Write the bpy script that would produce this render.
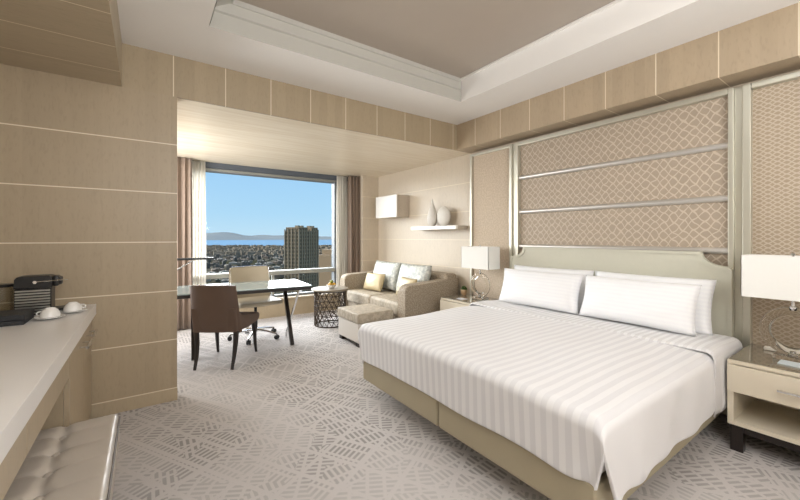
import bpy, bmesh, math, random
from mathutils import Vector, Matrix, noise
PI = math.pi
random.seed(7)
sc = bpy.context.scene
for o in list(bpy.data.objects):
    bpy.data.objects.remove(o)
COL = sc.collection

# ------------------------------------------------------------------ camera
YAW = math.atan(255 / 362.0)
cd = bpy.data.cameras.new('camera')
cam = bpy.data.objects.new('camera', cd)
COL.objects.link(cam)
cam.location = (0, 0, 1.3)
cam.rotation_euler = (PI / 2, 0, -YAW)
cd.sensor_width = 36
cd.lens = 362 / 800 * 36
cd.shift_y = -13 / 800
cd.clip_start = 0.05
cd.clip_end = 60000
sc.camera = cam

# ------------------------------------------------------------------ world, sun, added fill lights, exposure
sc.view_settings.view_transform = 'Standard'
sc.view_settings.look = 'None'
sc.view_settings.exposure = 0.0
sc.view_settings.gamma = 1.0
w = bpy.data.worlds.new('sky')
sc.world = w
w.use_nodes = True
nt = w.node_tree
nt.nodes.clear()
wo = nt.nodes.new('ShaderNodeOutputWorld')
bg = nt.nodes.new('ShaderNodeBackground')
tc = nt.nodes.new('ShaderNodeTexCoord')
sx = nt.nodes.new('ShaderNodeSeparateXYZ')
rp = nt.nodes.new('ShaderNodeValToRGB')
nt.links.new(tc.outputs['Generated'], sx.inputs[0])
nt.links.new(sx.outputs['Z'], rp.inputs[0])
nt.links.new(rp.outputs[0], bg.inputs[0])
nt.links.new(bg.outputs[0], wo.inputs[0])
e = rp.color_ramp.elements
e[0].position = 0.0; e[0].color = (0.57, 0.79, 0.93, 1)
e[1].position = 0.5; e[1].color = (0.24, 0.47, 0.86, 1)
k = rp.color_ramp.elements.new(0.06); k.color = (0.46, 0.73, 0.94, 1)
k = rp.color_ramp.elements.new(0.2); k.color = (0.36, 0.64, 0.94, 1)
bg.inputs['Strength'].default_value = 1.0


def sun(name, direction, energy, angle, col):
    d = bpy.data.lights.new(name, 'SUN')
    d.energy = energy; d.angle = angle; d.color = col
    o = bpy.data.objects.new(name, d)
    COL.objects.link(o)
    o.rotation_euler = Vector(direction).to_track_quat('-Z', 'Y').to_euler()
    return o


def area(name, loc, direction, sx_, sy_, power, col=(1, 1, 1)):
    d = bpy.data.lights.new(name, 'AREA')
    d.shape = 'RECTANGLE'; d.size = sx_; d.size_y = sy_; d.energy = power; d.color = col
    o = bpy.data.objects.new(name, d)
    COL.objects.link(o)
    o.location = loc
    o.rotation_euler = Vector(direction).to_track_quat('-Z', 'Y').to_euler()
    return o


sun('daylight', (0.30, -0.90, -0.30), 16.0, math.radians(80), (1.0, 0.99, 0.97))
area('fill_over_bed', (1.35, 0.35, 2.88), (0, 0, -1), 1.3, 1.3, 19, (0.97, 0.985, 1.0))  # added fill above the frame; no fitting is known here
area('fill_entry', (0.15, -1.0, 2.40), (0.0, 0.5, -1), 1.6, 0.9, 31, (0.97, 0.985, 1.0))  # unseen fill behind the camera, added to brighten the room
area('fill_entry_up', (1.0, -1.5, 1.7), (0.1, 0.55, 1), 1.6, 0.8, 95, (0.97, 0.985, 1.0))  # added upward fill behind the camera to lift the ceiling
area('fill_alcove', (-0.44, 5.0, 1.45), (1, -0.10, 0.0), 1.4, 1.8, 80, (0.97, 0.985, 1.0))  # added fill hidden behind the partition; no window on this side


# ------------------------------------------------------------------ mesh helpers
def NB():
    return bmesh.new()


def box(bm, x0, x1, y0, y1, z0, z1, bev=0.0, seg=2):
    x0, x1 = min(x0, x1), max(x0, x1); y0, y1 = min(y0, y1), max(y0, y1); z0, z1 = min(z0, z1), max(z0, z1)
    vs = [bm.verts.new(p) for p in ((x0, y0, z0), (x1, y0, z0), (x1, y1, z0), (x0, y1, z0),
                                    (x0, y0, z1), (x1, y0, z1), (x1, y1, z1), (x0, y1, z1))]
    fs = [bm.faces.new([vs[i] for i in f]) for f in
          ((3, 2, 1, 0), (4, 5, 6, 7), (0, 1, 5, 4), (1, 2, 6, 5), (2, 3, 7, 6), (3, 0, 4, 7))]
    if bev > 0:
        es = list({ed for f in fs for ed in f.edges})
        bmesh.ops.bevel(bm, geom=es, offset=bev, segments=seg, profile=0.5, affect='EDGES')
    return bm


def frames(pts, up=None):
    out = []
    n = len(pts)
    prev = None
    for i in range(n):
        a = pts[max(i - 1, 0)]; b = pts[min(i + 1, n - 1)]
        t = (b - a).normalized()
        if prev is None:
            r = up or (Vector((0, 0, 1)) if abs(t.z) < 0.9 else Vector((1, 0, 0)))
            u = (r - t * r.dot(t)).normalized()
        else:
            u = (prev - t * prev.dot(t)).normalized()
        prev = u
        out.append((t, u, t.cross(u)))
    return out


def tube(bm, pts, rad, n=10, flat=1.0, up=None, closed=False, rot=0.0):
    pts = [Vector(p) for p in pts]
    if not isinstance(rad, (list, tuple)):
        rad = [rad] * len(pts)
    fr = frames(pts, up)
    rings = []
    for p, r, (t, u, v) in zip(pts, rad, fr):
        rings.append([bm.verts.new(p + u * (math.cos(2 * PI * k / n + rot) * r) + v * (math.sin(2 * PI * k / n + rot) * r * flat))
                      for k in range(n)])
    m = len(rings)
    for i in range(m if closed else m - 1):
        A = rings[i]; Bq = rings[(i + 1) % m]
        for k in range(n):
            bm.faces.new((A[k], A[(k + 1) % n], Bq[(k + 1) % n], Bq[k]))
    if not closed:
        bm.faces.new(rings[0][::-1]); bm.faces.new(rings[-1])
    return bm


def lathe(bm, prof, c=(0, 0, 0), n=32):
    rings = []
    for r, z in prof:
        if r < 1e-5:
            rings.append([bm.verts.new((c[0], c[1], c[2] + z))])
        else:
            rings.append([bm.verts.new((c[0] + r * math.cos(2 * PI * k / n), c[1] + r * math.sin(2 * PI * k / n), c[2] + z)) for k in range(n)])
    for A, Bq in zip(rings, rings[1:]):
        for k in range(n):
            k2 = (k + 1) % n
            if len(A) == 1 and len(Bq) == 1:
                continue
            if len(A) == 1:
                bm.faces.new((A[0], Bq[k], Bq[k2]))
            elif len(Bq) == 1:
                bm.faces.new((A[k], A[k2], Bq[0]))
            else:
                bm.faces.new((A[k], A[k2], Bq[k2], Bq[k]))
    if len(rings[0]) > 1:
        bm.faces.new(rings[0][::-1])
    if len(rings[-1]) > 1:
        bm.faces.new(rings[-1])
    return bm


def prism(bm, poly, axis, a0, a1, bev=0.0, seg=2):
    """polygon in the two remaining axes, extruded along axis from a0 to a1"""
    def mk(p, a):
        if axis == 'x': return (a, p[0], p[1])
        if axis == 'y': return (p[0], a, p[1])
        return (p[0], p[1], a)
    A = [bm.verts.new(mk(p, a0)) for p in poly]
    Bq = [bm.verts.new(mk(p, a1)) for p in poly]
    n = len(poly)
    fs = [bm.faces.new(A), bm.faces.new(Bq[::-1])]
    for i in range(n):
        fs.append(bm.faces.new((A[i], Bq[i], Bq[(i + 1) % n], A[(i + 1) % n])))
    if bev > 0:
        es = list(set(fs[0].edges) | set(fs[1].edges))
        bmesh.ops.bevel(bm, geom=es, offset=bev, segments=seg, profile=0.5, affect='EDGES')
    return bm


def grid(bm, fn, nu, nv, skip=None):
    vs = [[bm.verts.new(fn(i / nu, j / nv)) for j in range(nv + 1)] for i in range(nu + 1)]
    for i in range(nu):
        for j in range(nv):
            if skip and skip(i / nu, j / nv, (i + 1) / nu, (j + 1) / nv):
                continue
            bm.faces.new((vs[i][j], vs[i + 1][j], vs[i + 1][j + 1], vs[i][j + 1]))
    return bm


def nz(p, s=1.0):
    return noise.noise(Vector(p) * s)


def obj(name, bm, mat, parent=None, local=False, angle=40, origin=None):
    bmesh.ops.recalc_face_normals(bm, faces=bm.faces)
    me = bpy.data.meshes.new(name)
    bm.to_mesh(me); bm.free()
    if parent is not None and not local:
        me.transform(Matrix.Translation(-world_loc(parent)))
    if origin is not None:
        me.transform(Matrix.Translation(-Vector(origin)))
    me.polygons.foreach_set('use_smooth', [True] * len(me.polygons))
    if angle < 180:
        me.set_sharp_from_angle(angle=math.radians(angle))
    me.materials.append(mat)
    o = bpy.data.objects.new(name, me)
    COL.objects.link(o)
    if angle < 60:
        wn = o.modifiers.new('normals', 'WEIGHTED_NORMAL'); wn.keep_sharp = True; wn.weight = 100
    if parent is not None:
        o.parent = parent
    if origin is not None:
        o.location = origin
    return o


def world_loc(o):
    v = Vector(o.location)
    while o.parent:
        o = o.parent
        v = v + Vector(o.location)
    return v


def thing(name, label, cat, loc=(0, 0, 0), rz=0.0, group=None):
    o = bpy.data.objects.new(name, None)
    COL.objects.link(o)
    o.empty_display_size = 0.1
    o.location = loc
    o.rotation_euler = (0, 0, rz)
    tag(o, label, cat, group)
    return o


def tag(o, label, cat, group=None, kind=None):
    o['label'] = label; o['category'] = cat
    if group: o['group'] = group
    if kind: o['kind'] = kind
    return o


def struct(name, bm, m, parent=None, angle=40):
    o = obj(name, bm, m, parent, angle=angle)
    if parent is None:
        o['kind'] = 'structure'
    return o


def dup(root, loc, label, group=None):
    r = root.copy(); COL.objects.link(r); r.location = loc; r['label'] = label
    if group: r['group'] = group
    for ch in list(root.children):
        c = ch.copy(); COL.objects.link(c); c.parent = r
        for g in ch.children:
            d = g.copy(); COL.objects.link(d); d.parent = c
    return r


# ------------------------------------------------------------------ material helpers
def srgb(r, g, b):
    f = lambda c: (c / 255 / 12.92) if c / 255 <= 0.04045 else ((c / 255 + 0.055) / 1.055) ** 2.4
    return (f(r), f(g), f(b), 1)


class MT:
    def __init__(s, name, rough=0.5, metal=0.0, spec=None):
        s.m = bpy.data.materials.new(name)
        s.m.use_nodes = True
        s.t = s.m.node_tree
        s.b = s.t.nodes['Principled BSDF']
        s.b.inputs['Roughness'].default_value = rough
        s.b.inputs['Metallic'].default_value = metal
        if spec is not None:
            s.b.inputs['Specular IOR Level'].default_value = spec
        s._xyz = None

    def n(s, typ, **kw):
        nd = s.t.nodes.new(typ)
        for k_, v in kw.items():
            setattr(nd, k_, v)
        return nd

    def put(s, sock, v):
        if isinstance(v, bpy.types.NodeSocket):
            s.t.links.new(v, sock)
        else:
            sock.default_value = v

    def math(s, op, a, b=None, c=None, clamp=False):
        nd = s.n('ShaderNodeMath', operation=op)
        nd.use_clamp = clamp
        s.put(nd.inputs[0], a)
        if b is not None: s.put(nd.inputs[1], b)
        if c is not None: s.put(nd.inputs[2], c)
        return nd.outputs[0]

    def pos(s):
        if s._xyz is None:
            tcn = s.n('ShaderNodeTexCoord')
            sp = s.n('ShaderNodeSeparateXYZ')
            s.t.links.new(tcn.outputs['Object'], sp.inputs[0])
            s._co = tcn.outputs['Object']
            s._xyz = sp.outputs
        return s._xyz

    def co(s, scale=(1, 1, 1), off=(0, 0, 0), rot=(0, 0, 0)):
        s.pos()
        mp = s.n('ShaderNodeMapping')
        s.t.links.new(s._co, mp.inputs[0])
        mp.inputs['Scale'].default_value = scale
        mp.inputs['Location'].default_value = off
        mp.inputs['Rotation'].default_value = rot
        return mp.outputs[0]

    def noise(s, scale, vec=None, detail=3, rough=0.5):
        nd = s.n('ShaderNodeTexNoise')
        s.pos()
        s.t.links.new(vec if vec is not None else s._co, nd.inputs['Vector'])
        nd.inputs['Scale'].default_value = scale
        nd.inputs['Detail'].default_value = detail
        nd.inputs['Roughness'].default_value = rough
        return nd.outputs[0]

    def mix(s, f, a, b):
        nd = s.n('ShaderNodeMix', data_type='RGBA')
        s.put(nd.inputs[0], f)
        s.put(nd.inputs[6], a); s.put(nd.inputs[7], b)
        return nd.outputs[2]

    def step(s, v, lo, hi):
        nd = s.n('ShaderNodeMapRange', interpolation_type='SMOOTHSTEP')
        s.put(nd.inputs[0], v)
        nd.inputs[1].default_value = lo; nd.inputs[2].default_value = hi
        nd.inputs[3].default_value = 0; nd.inputs[4].default_value = 1
        return nd.outputs[0]

    def line(s, v, off, pitch, half, soft=0.001):
        """1 on lines at off + k*pitch"""
        a = s.math('SUBTRACT', v, off)
        a = s.math('DIVIDE', a, pitch)
        a = s.math('ADD', a, 0.5)
        a = s.math('FRACT', a)
        a = s.math('SUBTRACT', a, 0.5)
        a = s.math('ABSOLUTE', a)
        a = s.math('MULTIPLY', a, pitch)
        a = s.step(a, half, half + soft)
        return s.math('SUBTRACT', 1.0, a)

    def color(s, c):
        s.put(s.b.inputs['Base Color'], c)

    def bump(s, h, strength=0.3, dist=0.005):
        nd = s.n('ShaderNodeBump')
        nd.inputs['Strength'].default_value = strength
        nd.inputs['Distance'].default_value = dist
        s.put(nd.inputs['Height'], h)
        s.t.links.new(nd.outputs[0], s.b.inputs['Normal'])


def plain(name, c, rough=0.5, metal=0.0, var=0.06, scale=8, bump=0.0, bscale=200, spec=None, stretch=(1, 1, 1)):
    m = MT(name, rough, metal, spec)
    cc = srgb(*c)
    dk = tuple(x * (1 - var * 2) for x in cc[:3]) + (1,)
    m.color(m.mix(m.noise(scale, m.co(stretch)), dk, cc))
    if bump:
        m.bump(m.noise(bscale), bump, 0.002)
    return m.m


def veneer(name, c, seams, band_axis=None, grain='z', rough=0.42):
    """figured pale veneer with cream inlay seams. seams: list of (axis, off, pitch, half)"""
    m = MT(name, rough)
    x = m.pos()
    c0 = srgb(*c)
    c1 = tuple(v * 0.84 for v in c0[:3]) + (1,)
    sc_ = {'z': (30, 30, 2.2), 'x': (2.2, 30, 30), 'y': (30, 2.2, 30)}[grain]
    g = m.noise(1.0, m.co(sc_), 4, 0.6)
    fl = m.noise(1.0, m.co((75, 75, 20) if grain == 'z' else (20, 75, 75), (0, 0, 0), (0.6, 0.6, 0.0)), 2, 0.5)
    f = m.math('ADD', m.math('MULTIPLY', g, 0.7), m.math('MULTIPLY', m.step(fl, 0.52, 0.7), 0.42))
    if band_axis is not None:
        s_ = m.math('FLOOR', m.math('DIVIDE', x[band_axis], 0.083))
        wn = m.n('ShaderNodeTexWhiteNoise', noise_dimensions='1D')
        m.put(wn.inputs['W'], s_)
        f = m.math('ADD', f, m.math('MULTIPLY', m.math('SUBTRACT', wn.outputs[0], 0.5), 0.5))
    col = m.mix(f, c0, c1)
    for (ax, off, pitch, half) in seams:
        col = m.mix(m.line(x[ax], off, pitch, half), col, srgb(226, 214, 190))
    m.color(col)
    m.bump(g, 0.05, 0.001)
    return m.m


def veneer_grained(name, c):
    m = MT(name, 0.34)
    g = m.noise(1.0, m.co((1.1, 16, 16)), 5, 0.65)
    c0 = srgb(*c)
    m.color(m.mix(m.step(g, 0.32, 0.68), tuple(v * k_ for v, k_ in zip(c0[:3], (0.88, 0.84, 0.78))) + (1,), c0))
    return m.m



M = {}
M['veneer_wall'] = veneer('veneer with horizontal inlay', (173, 156, 130), [(2, 0.099, 0.387, 0.0032)], 0)
M['veneer_side'] = veneer('lit veneer with horizontal inlay', (208, 194, 174), [(2, 0.099, 0.387, 0.0028)], None)  # same wall veneer in a lighter tone that stands in for window light
M['veneer_beam'] = veneer('veneer beam with vertical inlay', (172, 155, 128), [(0, 0.185, 0.379, 0.0028)], 0)
M['veneer_soffit'] = veneer('veneer soffit with cross inlay', (180, 161, 135), [(1, 0.407, 0.3815, 0.0028)], 1)
M['veneer_left'] = veneer('veneer left soffit', (178, 163, 138), [(1, 2.316, 0.3865, 0.003)], 1, 'x')
M['veneer_ceiling'] = veneer_grained('veneer alcove ceiling', (236, 224, 204))
M['veneer_plain'] = veneer('veneer plain', (182, 165, 138), [], None)
M['veneer_grey'] = veneer('greyed veneer', (196, 184, 168), [], None, 'y')
M['ceiling'] = plain('white matte paint', (240, 236, 231), 0.8, var=0.01)
M['tray'] = plain('warm taupe satin paint', (178, 166, 153), 0.35, var=0.02)
M['white_lacquer'] = plain('white lacquer', (232, 226, 216), 0.3, var=0.01)
M['cream_lacquer'] = plain('cream lacquer', (222, 212, 192), 0.3, var=0.015)
M['quartz'] = plain('white quartz', (238, 235, 232), 0.28, var=0.02, scale=3)
M['chrome'] = plain('polished chrome', (225, 225, 225), 0.12, 1.0, var=0.02)
M['brushed'] = plain('brushed steel', (206, 204, 198), 0.32, 1.0, var=0.08, scale=4, stretch=(1, 1, 40))
M['champagne'] = plain('champagne silver leaf', (206, 203, 188), 0.34, 0.55, var=0.05)
M['rail'] = plain('satin silver rail', (214, 210, 204), 0.38, 0.7, var=0.03)
M['dark_wood'] = plain('espresso wood', (38, 29, 25), 0.3, var=0.2, scale=20, stretch=(1, 1, 0.1))
M['black_plastic'] = plain('black plastic', (24, 24, 25), 0.3, var=0.1)
M['black_leather'] = plain('charcoal leather', (34, 36, 40), 0.5, var=0.1, bump=0.2)
M['porcelain'] = plain('white porcelain', (238, 236, 232), 0.15, var=0.01)
M['brown_leather'] = plain('brown suede leather', (96, 76, 64), 0.6, var=0.10, scale=6, bump=0.15)
M['cream_leather'] = plain('cream leather', (180, 168, 146), 0.45, var=0.03, bump=0.1)
M['grey_frame'] = plain('grey aluminium', (126, 130, 134), 0.45, 0.3, var=0.03)
M['pale_frame'] = plain('pale aluminium', (158, 158, 150), 0.4, 0.3, var=0.03)
M['blind'] = plain('slate blind box', (84, 90, 98), 0.6, var=0.04)
M['taupe_velvet'] = plain('silver taupe velvet', (192, 182, 170), 0.36, 0.12, var=0.08, scale=5, bump=0.08)
M['piping'] = plain('dark piping', (88, 78, 68), 0.5, var=0.05)
M['headboard'] = plain('pale sage linen', (204, 201, 184), 0.7, var=0.03, scale=30, bump=0.15, bscale=400)
M['bed_base'] = plain('khaki suede', (176, 165, 140), 0.75, var=0.06, scale=5, bump=0.15)
M['mattress'] = plain('mattress ticking', (222, 220, 216), 0.8, var=0.02)
M['shade'] = plain('white linen shade', (238, 236, 230), 0.8, var=0.01, scale=60, bump=0.1)
M['sculpture'] = plain('pale grey ceramic', (214, 208, 198), 0.55, var=0.06, scale=30)
M['gold_silk'] = plain('champagne gold silk', (192, 174, 136), 0.42, 0.1, var=0.10, scale=9)
M['leaf'] = plain('green leaves', (70, 104, 44), 0.55, var=0.25, scale=60)
M['pot'] = plain('gold beige pot', (196, 164, 128), 0.3, 0.3, var=0.05)
M['stone_top'] = plain('grey beige table top', (138, 128, 112), 0.3, var=0.06, scale=12)
M['bronze'] = plain('dark bronze', (70, 58, 48), 0.35, 0.8, var=0.1)
M['orange'] = plain('orange peel', (222, 140, 40), 0.45, var=0.1, bump=0.2)
M['apple_green'] = plain('green apple skin', (130, 138, 40), 0.35, var=0.15)
M['apple_gold'] = plain('golden apple skin', (214, 168, 64), 0.35, var=0.12)
M['paper'] = plain('white paper', (232, 230, 234), 0.6, var=0.01)
M['sheet_paper'] = plain('pale blue paper', (206, 216, 220), 0.6, var=0.01)
M['white_side'] = plain('off white upholstery', (226, 219, 210), 0.7, var=0.03, bump=0.1)
M['rubber'] = plain('black rubber', (18, 18, 18), 0.6, var=0.1)


def fabric_mottled(name, a, b, scale, rough=0.7, metal=0.0):
    m = MT(name, rough, metal)
    f = m.step(m.noise(scale, None, 4, 0.65), 0.40, 0.62)
    m.color(m.mix(f, srgb(*a), srgb(*b)))
    m.bump(m.noise(scale * 3), 0.15, 0.002)
    return m.m


M['sofa'] = fabric_mottled('mottled taupe chenille', (140, 126, 108), (178, 164, 144), 60)
M['sofa_seat'] = fabric_mottled('sheen taupe seat', (166, 154, 136), (190, 178, 159), 20, 0.65, 0.0)
M['back_cushion'] = fabric_mottled('silver blue damask', (160, 163, 158), (206, 206, 196), 22, 0.45)


def stripe_fabric(name, base, dark, pitch, axis=1, rough=(0.5, 0.85)):
    m = MT(name, 0.6)
    x = m.pos()
    a = m.math('FRACT', m.math('DIVIDE', x[axis], pitch))
    a = m.math('ABSOLUTE', m.math('SUBTRACT', a, 0.5))
    f = m.step(a, 0.22, 0.28)
    m.color(m.mix(f, srgb(*base), srgb(*dark)))
    m.put(m.b.inputs['Roughness'], m.math('ADD', rough[0], m.math('MULTIPLY', f, rough[1] - rough[0])))
    m.b.inputs['Sheen Weight'].default_value = 0.2
    m.bump(m.noise(5.0, None, 2), 0.25, 0.02)
    return m.m


M['duvet'] = stripe_fabric('white sateen stripe', (233, 232, 233), (220, 219, 221), 0.058)
M['sheet'] = stripe_fabric('white sateen stripe sheet', (230, 229, 229), (215, 213, 213), 0.046)
M['pillow'] = stripe_fabric('white pillowcase', (242, 242, 243), (239, 239, 241), 0.03)


def curtain_mat():
    m = MT('rose brown curtain', 0.65)
    m.color(m.mix(m.noise(1.0, m.co((60, 60, 3))), srgb(118, 99, 84), srgb(144, 124, 108)))
    m.b.inputs['Sheen Weight'].default_value = 0.3
    return m.m


M['curtain'] = curtain_mat()


def sheer_mat():
    m = MT('white sheer voile', 0.8)
    m.color(m.mix(m.noise(1.0, m.co((90, 90, 2))), srgb(246, 243, 236), srgb(253, 252, 249)))
    tr = m.n('ShaderNodeBsdfTranslucent'); tr.inputs[0].default_value = srgb(250, 246, 238)
    tp = m.n('ShaderNodeBsdfTransparent')
    m1 = m.n('ShaderNodeMixShader'); m1.inputs[0].default_value = 0.6
    m2 = m.n('ShaderNodeMixShader'); m2.inputs[0].default_value = 0.3
    out = m.t.nodes['Material Output']
    m.t.links.new(m.b.outputs[0], m1.inputs[1]); m.t.links.new(tr.outputs[0], m1.inputs[2])
    m.t.links.new(m1.outputs[0], m2.inputs[1]); m.t.links.new(tp.outputs[0], m2.inputs[2])
    m.t.links.new(m2.outputs[0], out.inputs[0])
    return m.m


M['sheer'] = sheer_mat()


def glass_mat(name, tint=(1, 1, 1, 1), refl=0.06, rough=0.0):
    """thin clear glass: mostly transparent with a fresnel reflection"""
    m = MT(name, rough)
    out = m.t.nodes['Material Output']
    tp = m.n('ShaderNodeBsdfTransparent'); tp.inputs[0].default_value = tint
    gl = m.n('ShaderNodeBsdfGlossy'); gl.inputs['Roughness'].default_value = rough
    fr = m.n('ShaderNodeFresnel'); fr.inputs[0].default_value = 1.35
    mx = m.n('ShaderNodeMixShader')
    m.t.links.new(m.math('MINIMUM', fr.outputs[0], refl), mx.inputs[0])
    m.t.links.new(tp.outputs[0], mx.inputs[1]); m.t.links.new(gl.outputs[0], mx.inputs[2])
    m.t.links.new(mx.outputs[0], out.inputs[0])
    return m.m


M['window_glass'] = glass_mat('window glass', (0.97, 0.99, 1, 1), 0.003)
M['clear'] = glass_mat('clear plastic', (0.9, 0.9, 0.88, 1), 0.3)
mc = MT('crystal', 0.0)
mc.b.inputs['Transmission Weight'].default_value = 1.0
mc.b.inputs['IOR'].default_value = 1.22
mc.color(mc.mix(mc.noise(4), srgb(246, 245, 242), srgb(255, 255, 253)))
M['crystal'] = mc.m
mg = MT('tinted glass top', 0.06)
mg.color(mg.mix(mg.noise(3), srgb(136, 150, 149), srgb(148, 161, 159)))
mg.b.inputs['Coat Weight'].default_value = 0.0
mg.b.inputs['Specular IOR Level'].default_value = 0.22
mg.b.inputs['Coat Roughness'].default_value = 0.03
M['desk_glass'] = mg.m
mg = MT('smoked glass top', 0.08)
mg.color(mg.mix(mg.noise(3), srgb(128, 120, 104), srgb(140, 131, 114)))
mg.b.inputs['Coat Weight'].default_value = 0.5
M['night_glass'] = mg.m


def carpet():
    m = MT('patterned carpet', 0.95, spec=0.1)
    x = m.pos()
    vo = m.n('ShaderNodeTexVoronoi', feature='F1', distance='CHEBYCHEV')
    m.put(vo.inputs['Vector'], m.co((1, 1, 0), (0, 0, 0), (0, 0, 0.62)))
    vo.inputs['Scale'].default_value = 5.2
    sp = m.n('ShaderNodeSeparateColor'); m.t.links.new(vo.outputs['Color'], sp.inputs[0])
    ang = m.math('MULTIPLY', m.math('FLOOR', m.math('MULTIPLY', sp.outputs[0], 3.0)), PI / 3)
    ca = m.math('COSINE', ang); sa = m.math('SINE', ang)
    u = m.math('ADD', m.math('MULTIPLY', x[0], ca), m.math('MULTIPLY', x[1], sa))
    v = m.math('SUBTRACT', m.math('MULTIPLY', x[1], ca), m.math('MULTIPLY', x[0], sa))
    l1 = m.line(u, 0.0, 0.034, 0.006, 0.004)
    l2 = m.line(v, 0.0, 0.090, 0.008, 0.004)
    l = m.math('MAXIMUM', l1, l2)
    # interlaced long diagonal ribbons
    p = m.math('ADD', m.math('MULTIPLY', x[0], 0.86), m.math('MULTIPLY', x[1], 0.5))
    q = m.math('SUBTRACT', m.math('MULTIPLY', x[1], 0.86), m.math('MULTIPLY', x[0], 0.5))
    r1 = m.line(p, 0.05, 0.19, 0.011, 0.005)
    r2 = m.line(q, 0.02, 0.26, 0.011, 0.005)
    l = m.math('MAXIMUM', l, m.math('MAXIMUM', r1, r2))
    big = m.step(m.noise(1.1, None, 2), 0.42, 0.58)
    dark = m.mix(big, srgb(194, 190, 187), srgb(162, 158, 155))
    light = m.mix(m.noise(2.0), srgb(211, 206, 203), srgb(206, 200, 197))
    col = m.mix(l, dark, light)
    fz = m.noise(380, None, 2)
    col = m.mix(m.math('MULTIPLY', m.math('SUBTRACT', fz, 0.35), 0.5, clamp=True), col, srgb(110, 102, 97))
    m.color(col)
    m.bump(fz, 0.5, 0.004)
    return m.m


M['carpet'] = carpet()


def lattice(name, pw, ph, lw, base, line_, jit=0.25, swirl=7):
    m = MT(name, 0.6)
    x = m.pos()
    n1 = m.math('MULTIPLY', m.math('SUBTRACT', m.noise(swirl, None, 1), 0.5), jit)
    n2 = m.math('MULTIPLY', m.math('SUBTRACT', m.noise(swirl, m.co((1, 1, 1), (3, 5, 7)), 1), 0.5), jit)
    a = m.math('DIVIDE', x[1], pw); b = m.math('DIVIDE', x[2], ph)
    wob = m.math('MULTIPLY', m.math('SINE', m.math('MULTIPLY', a, 2 * PI)), 0.07)
    p = m.math('ADD', m.math('ADD', a, b), m.math('ADD', n1, wob))
    q = m.math('ADD', m.math('SUBTRACT', a, b), m.math('ADD', n2, wob))
    l = m.math('MAXIMUM', m.line(p, 0, 1, lw, 0.07), m.line(q, 0, 1, lw, 0.07))
    dk = m.mix(m.noise(9), srgb(*base), tuple(v * 0.85 for v in srgb(*base)[:3]) + (1,))
    m.color(m.mix(l, dk, srgb(*line_)))
    m.bump(l, 0.2, 0.003)
    return m.m


M['lattice'] = lattice('lattice weave centre', 0.067, 0.073, 0.055, (174, 158, 139), (196, 181, 162), 1.0, 8)
M['lattice_fine'] = lattice('lattice weave fine', 0.045, 0.031, 0.11, (172, 155, 133), (194, 179, 159), 0.5)
M['woven'] = fabric_mottled('fine woven panel', (188, 170, 148), (204, 187, 165), 55)

# ------------------------------------------------------------------ room dimensions
HB, HC = 2.417, 2.743
YW, XW, PW = 3.39, 3.565, 0.21        # partition plane, headboard wall, partition end
YF = 5.76                              # far wall plane

# floor / walls
struct('floor', box(NB(), -0.95, XW + 0.1, -2.3, 6.3, -0.12, 0), M['carpet'])
struct('wall_right', box(NB(), XW, XW + 0.12, -2.3, 6.5, 0, 3.1), M['veneer_side'])
struct('wall_left', box(NB(), -1.05, PW, YW, YW + 0.14, 0, HB), M['veneer_wall'])
struct('baseboard_left', box(NB(), -0.9, PW + 0.002, YW - 0.004, YW, 0, 0.094), M['veneer_plain'])
struct('wall_counter', box(NB(), -1.05, -0.93, -2.3, YW, 0, 3.1), M['veneer_side'])
struct('wall_back', box(NB(), -1.05, XW + 0.12, -2.42, -2.3, 0, 3.1), M['ceiling'])
struct('wall_alcove', box(NB(), -0.62, -0.5, YW + 0.14, 6.5, 0, 2.7), M['veneer_side'])
bm = NB(); box(bm, 3.235, XW, YF, 6.3, 0, HB); struct('wall_far', bm, M['veneer_side'])
bm = NB(); box(bm, -0.5, 3.235, 5.97, 6.3, 0, 0.27); struct('wall_sill', bm, M['veneer_plain'])
bm = NB(); box(bm, -0.5, 3.235, 5.95, 6.12, 0.27, 0.30, 0.004); struct('trim_sill', bm, M['veneer_plain'])
bm = NB(); box(bm, XW - 0.012, XW, 3.35, YF, 0, 0.09, 0.002); struct('baseboard_right', bm, M['veneer_plain'])

# ceilings
X0, X1, Y0, Y1 = 0.357, 2.76, -1.6, 2.783
bm = NB()
box(bm, -0.14, X0, -2.3, YW, HC, HC + 0.3)
box(bm, X1, XW, -2.3, YW, HC, HC + 0.3)
box(bm, X0, X1, Y1, YW, HC, HC + 0.3)
box(bm, X0, X1, -2.3, Y0, HC, HC + 0.3)
struct('ceiling', bm, M['ceiling'])
# stepped tray moulding: vertical face, then an inclined cove, then a thin lip
bm = NB()
zs = [(0.004, 0.004, HC - 0.001), (0.004, 0.004, HC + 0.115), (0.012, 0.03, HC + 0.122), (0.13, 0.04, HC + 0.19), (0.145, 0.055, HC + 0.19), (0.15, 0.06, HC + 0.205), (0.15, 0.06, HC + 0.225)]
prev = None
for (il, io, z) in zs:
    xi, xo, yi, yo = X0 + il, X1 - io * 0.7, Y0 + io, Y1 - io * 0.7
    ring = [bm.verts.new(p) for p in ((xi, yi, z), (xo, yi, z), (xo, yo, z), (xi, yo, z))]
    if prev:
        for i in (0, 2, 3):
            bm.faces.new((prev[i], prev[(i + 1) % 4], ring[(i + 1) % 4], ring[i]))
    prev = ring
struct('trim_tray', bm, plain('shaded ceiling paint', (192, 189, 180), 0.6, var=0.01), angle=20)  # weaker light on these tray sides put into a greyer ceiling paint
bm = NB()
prev = None
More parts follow.
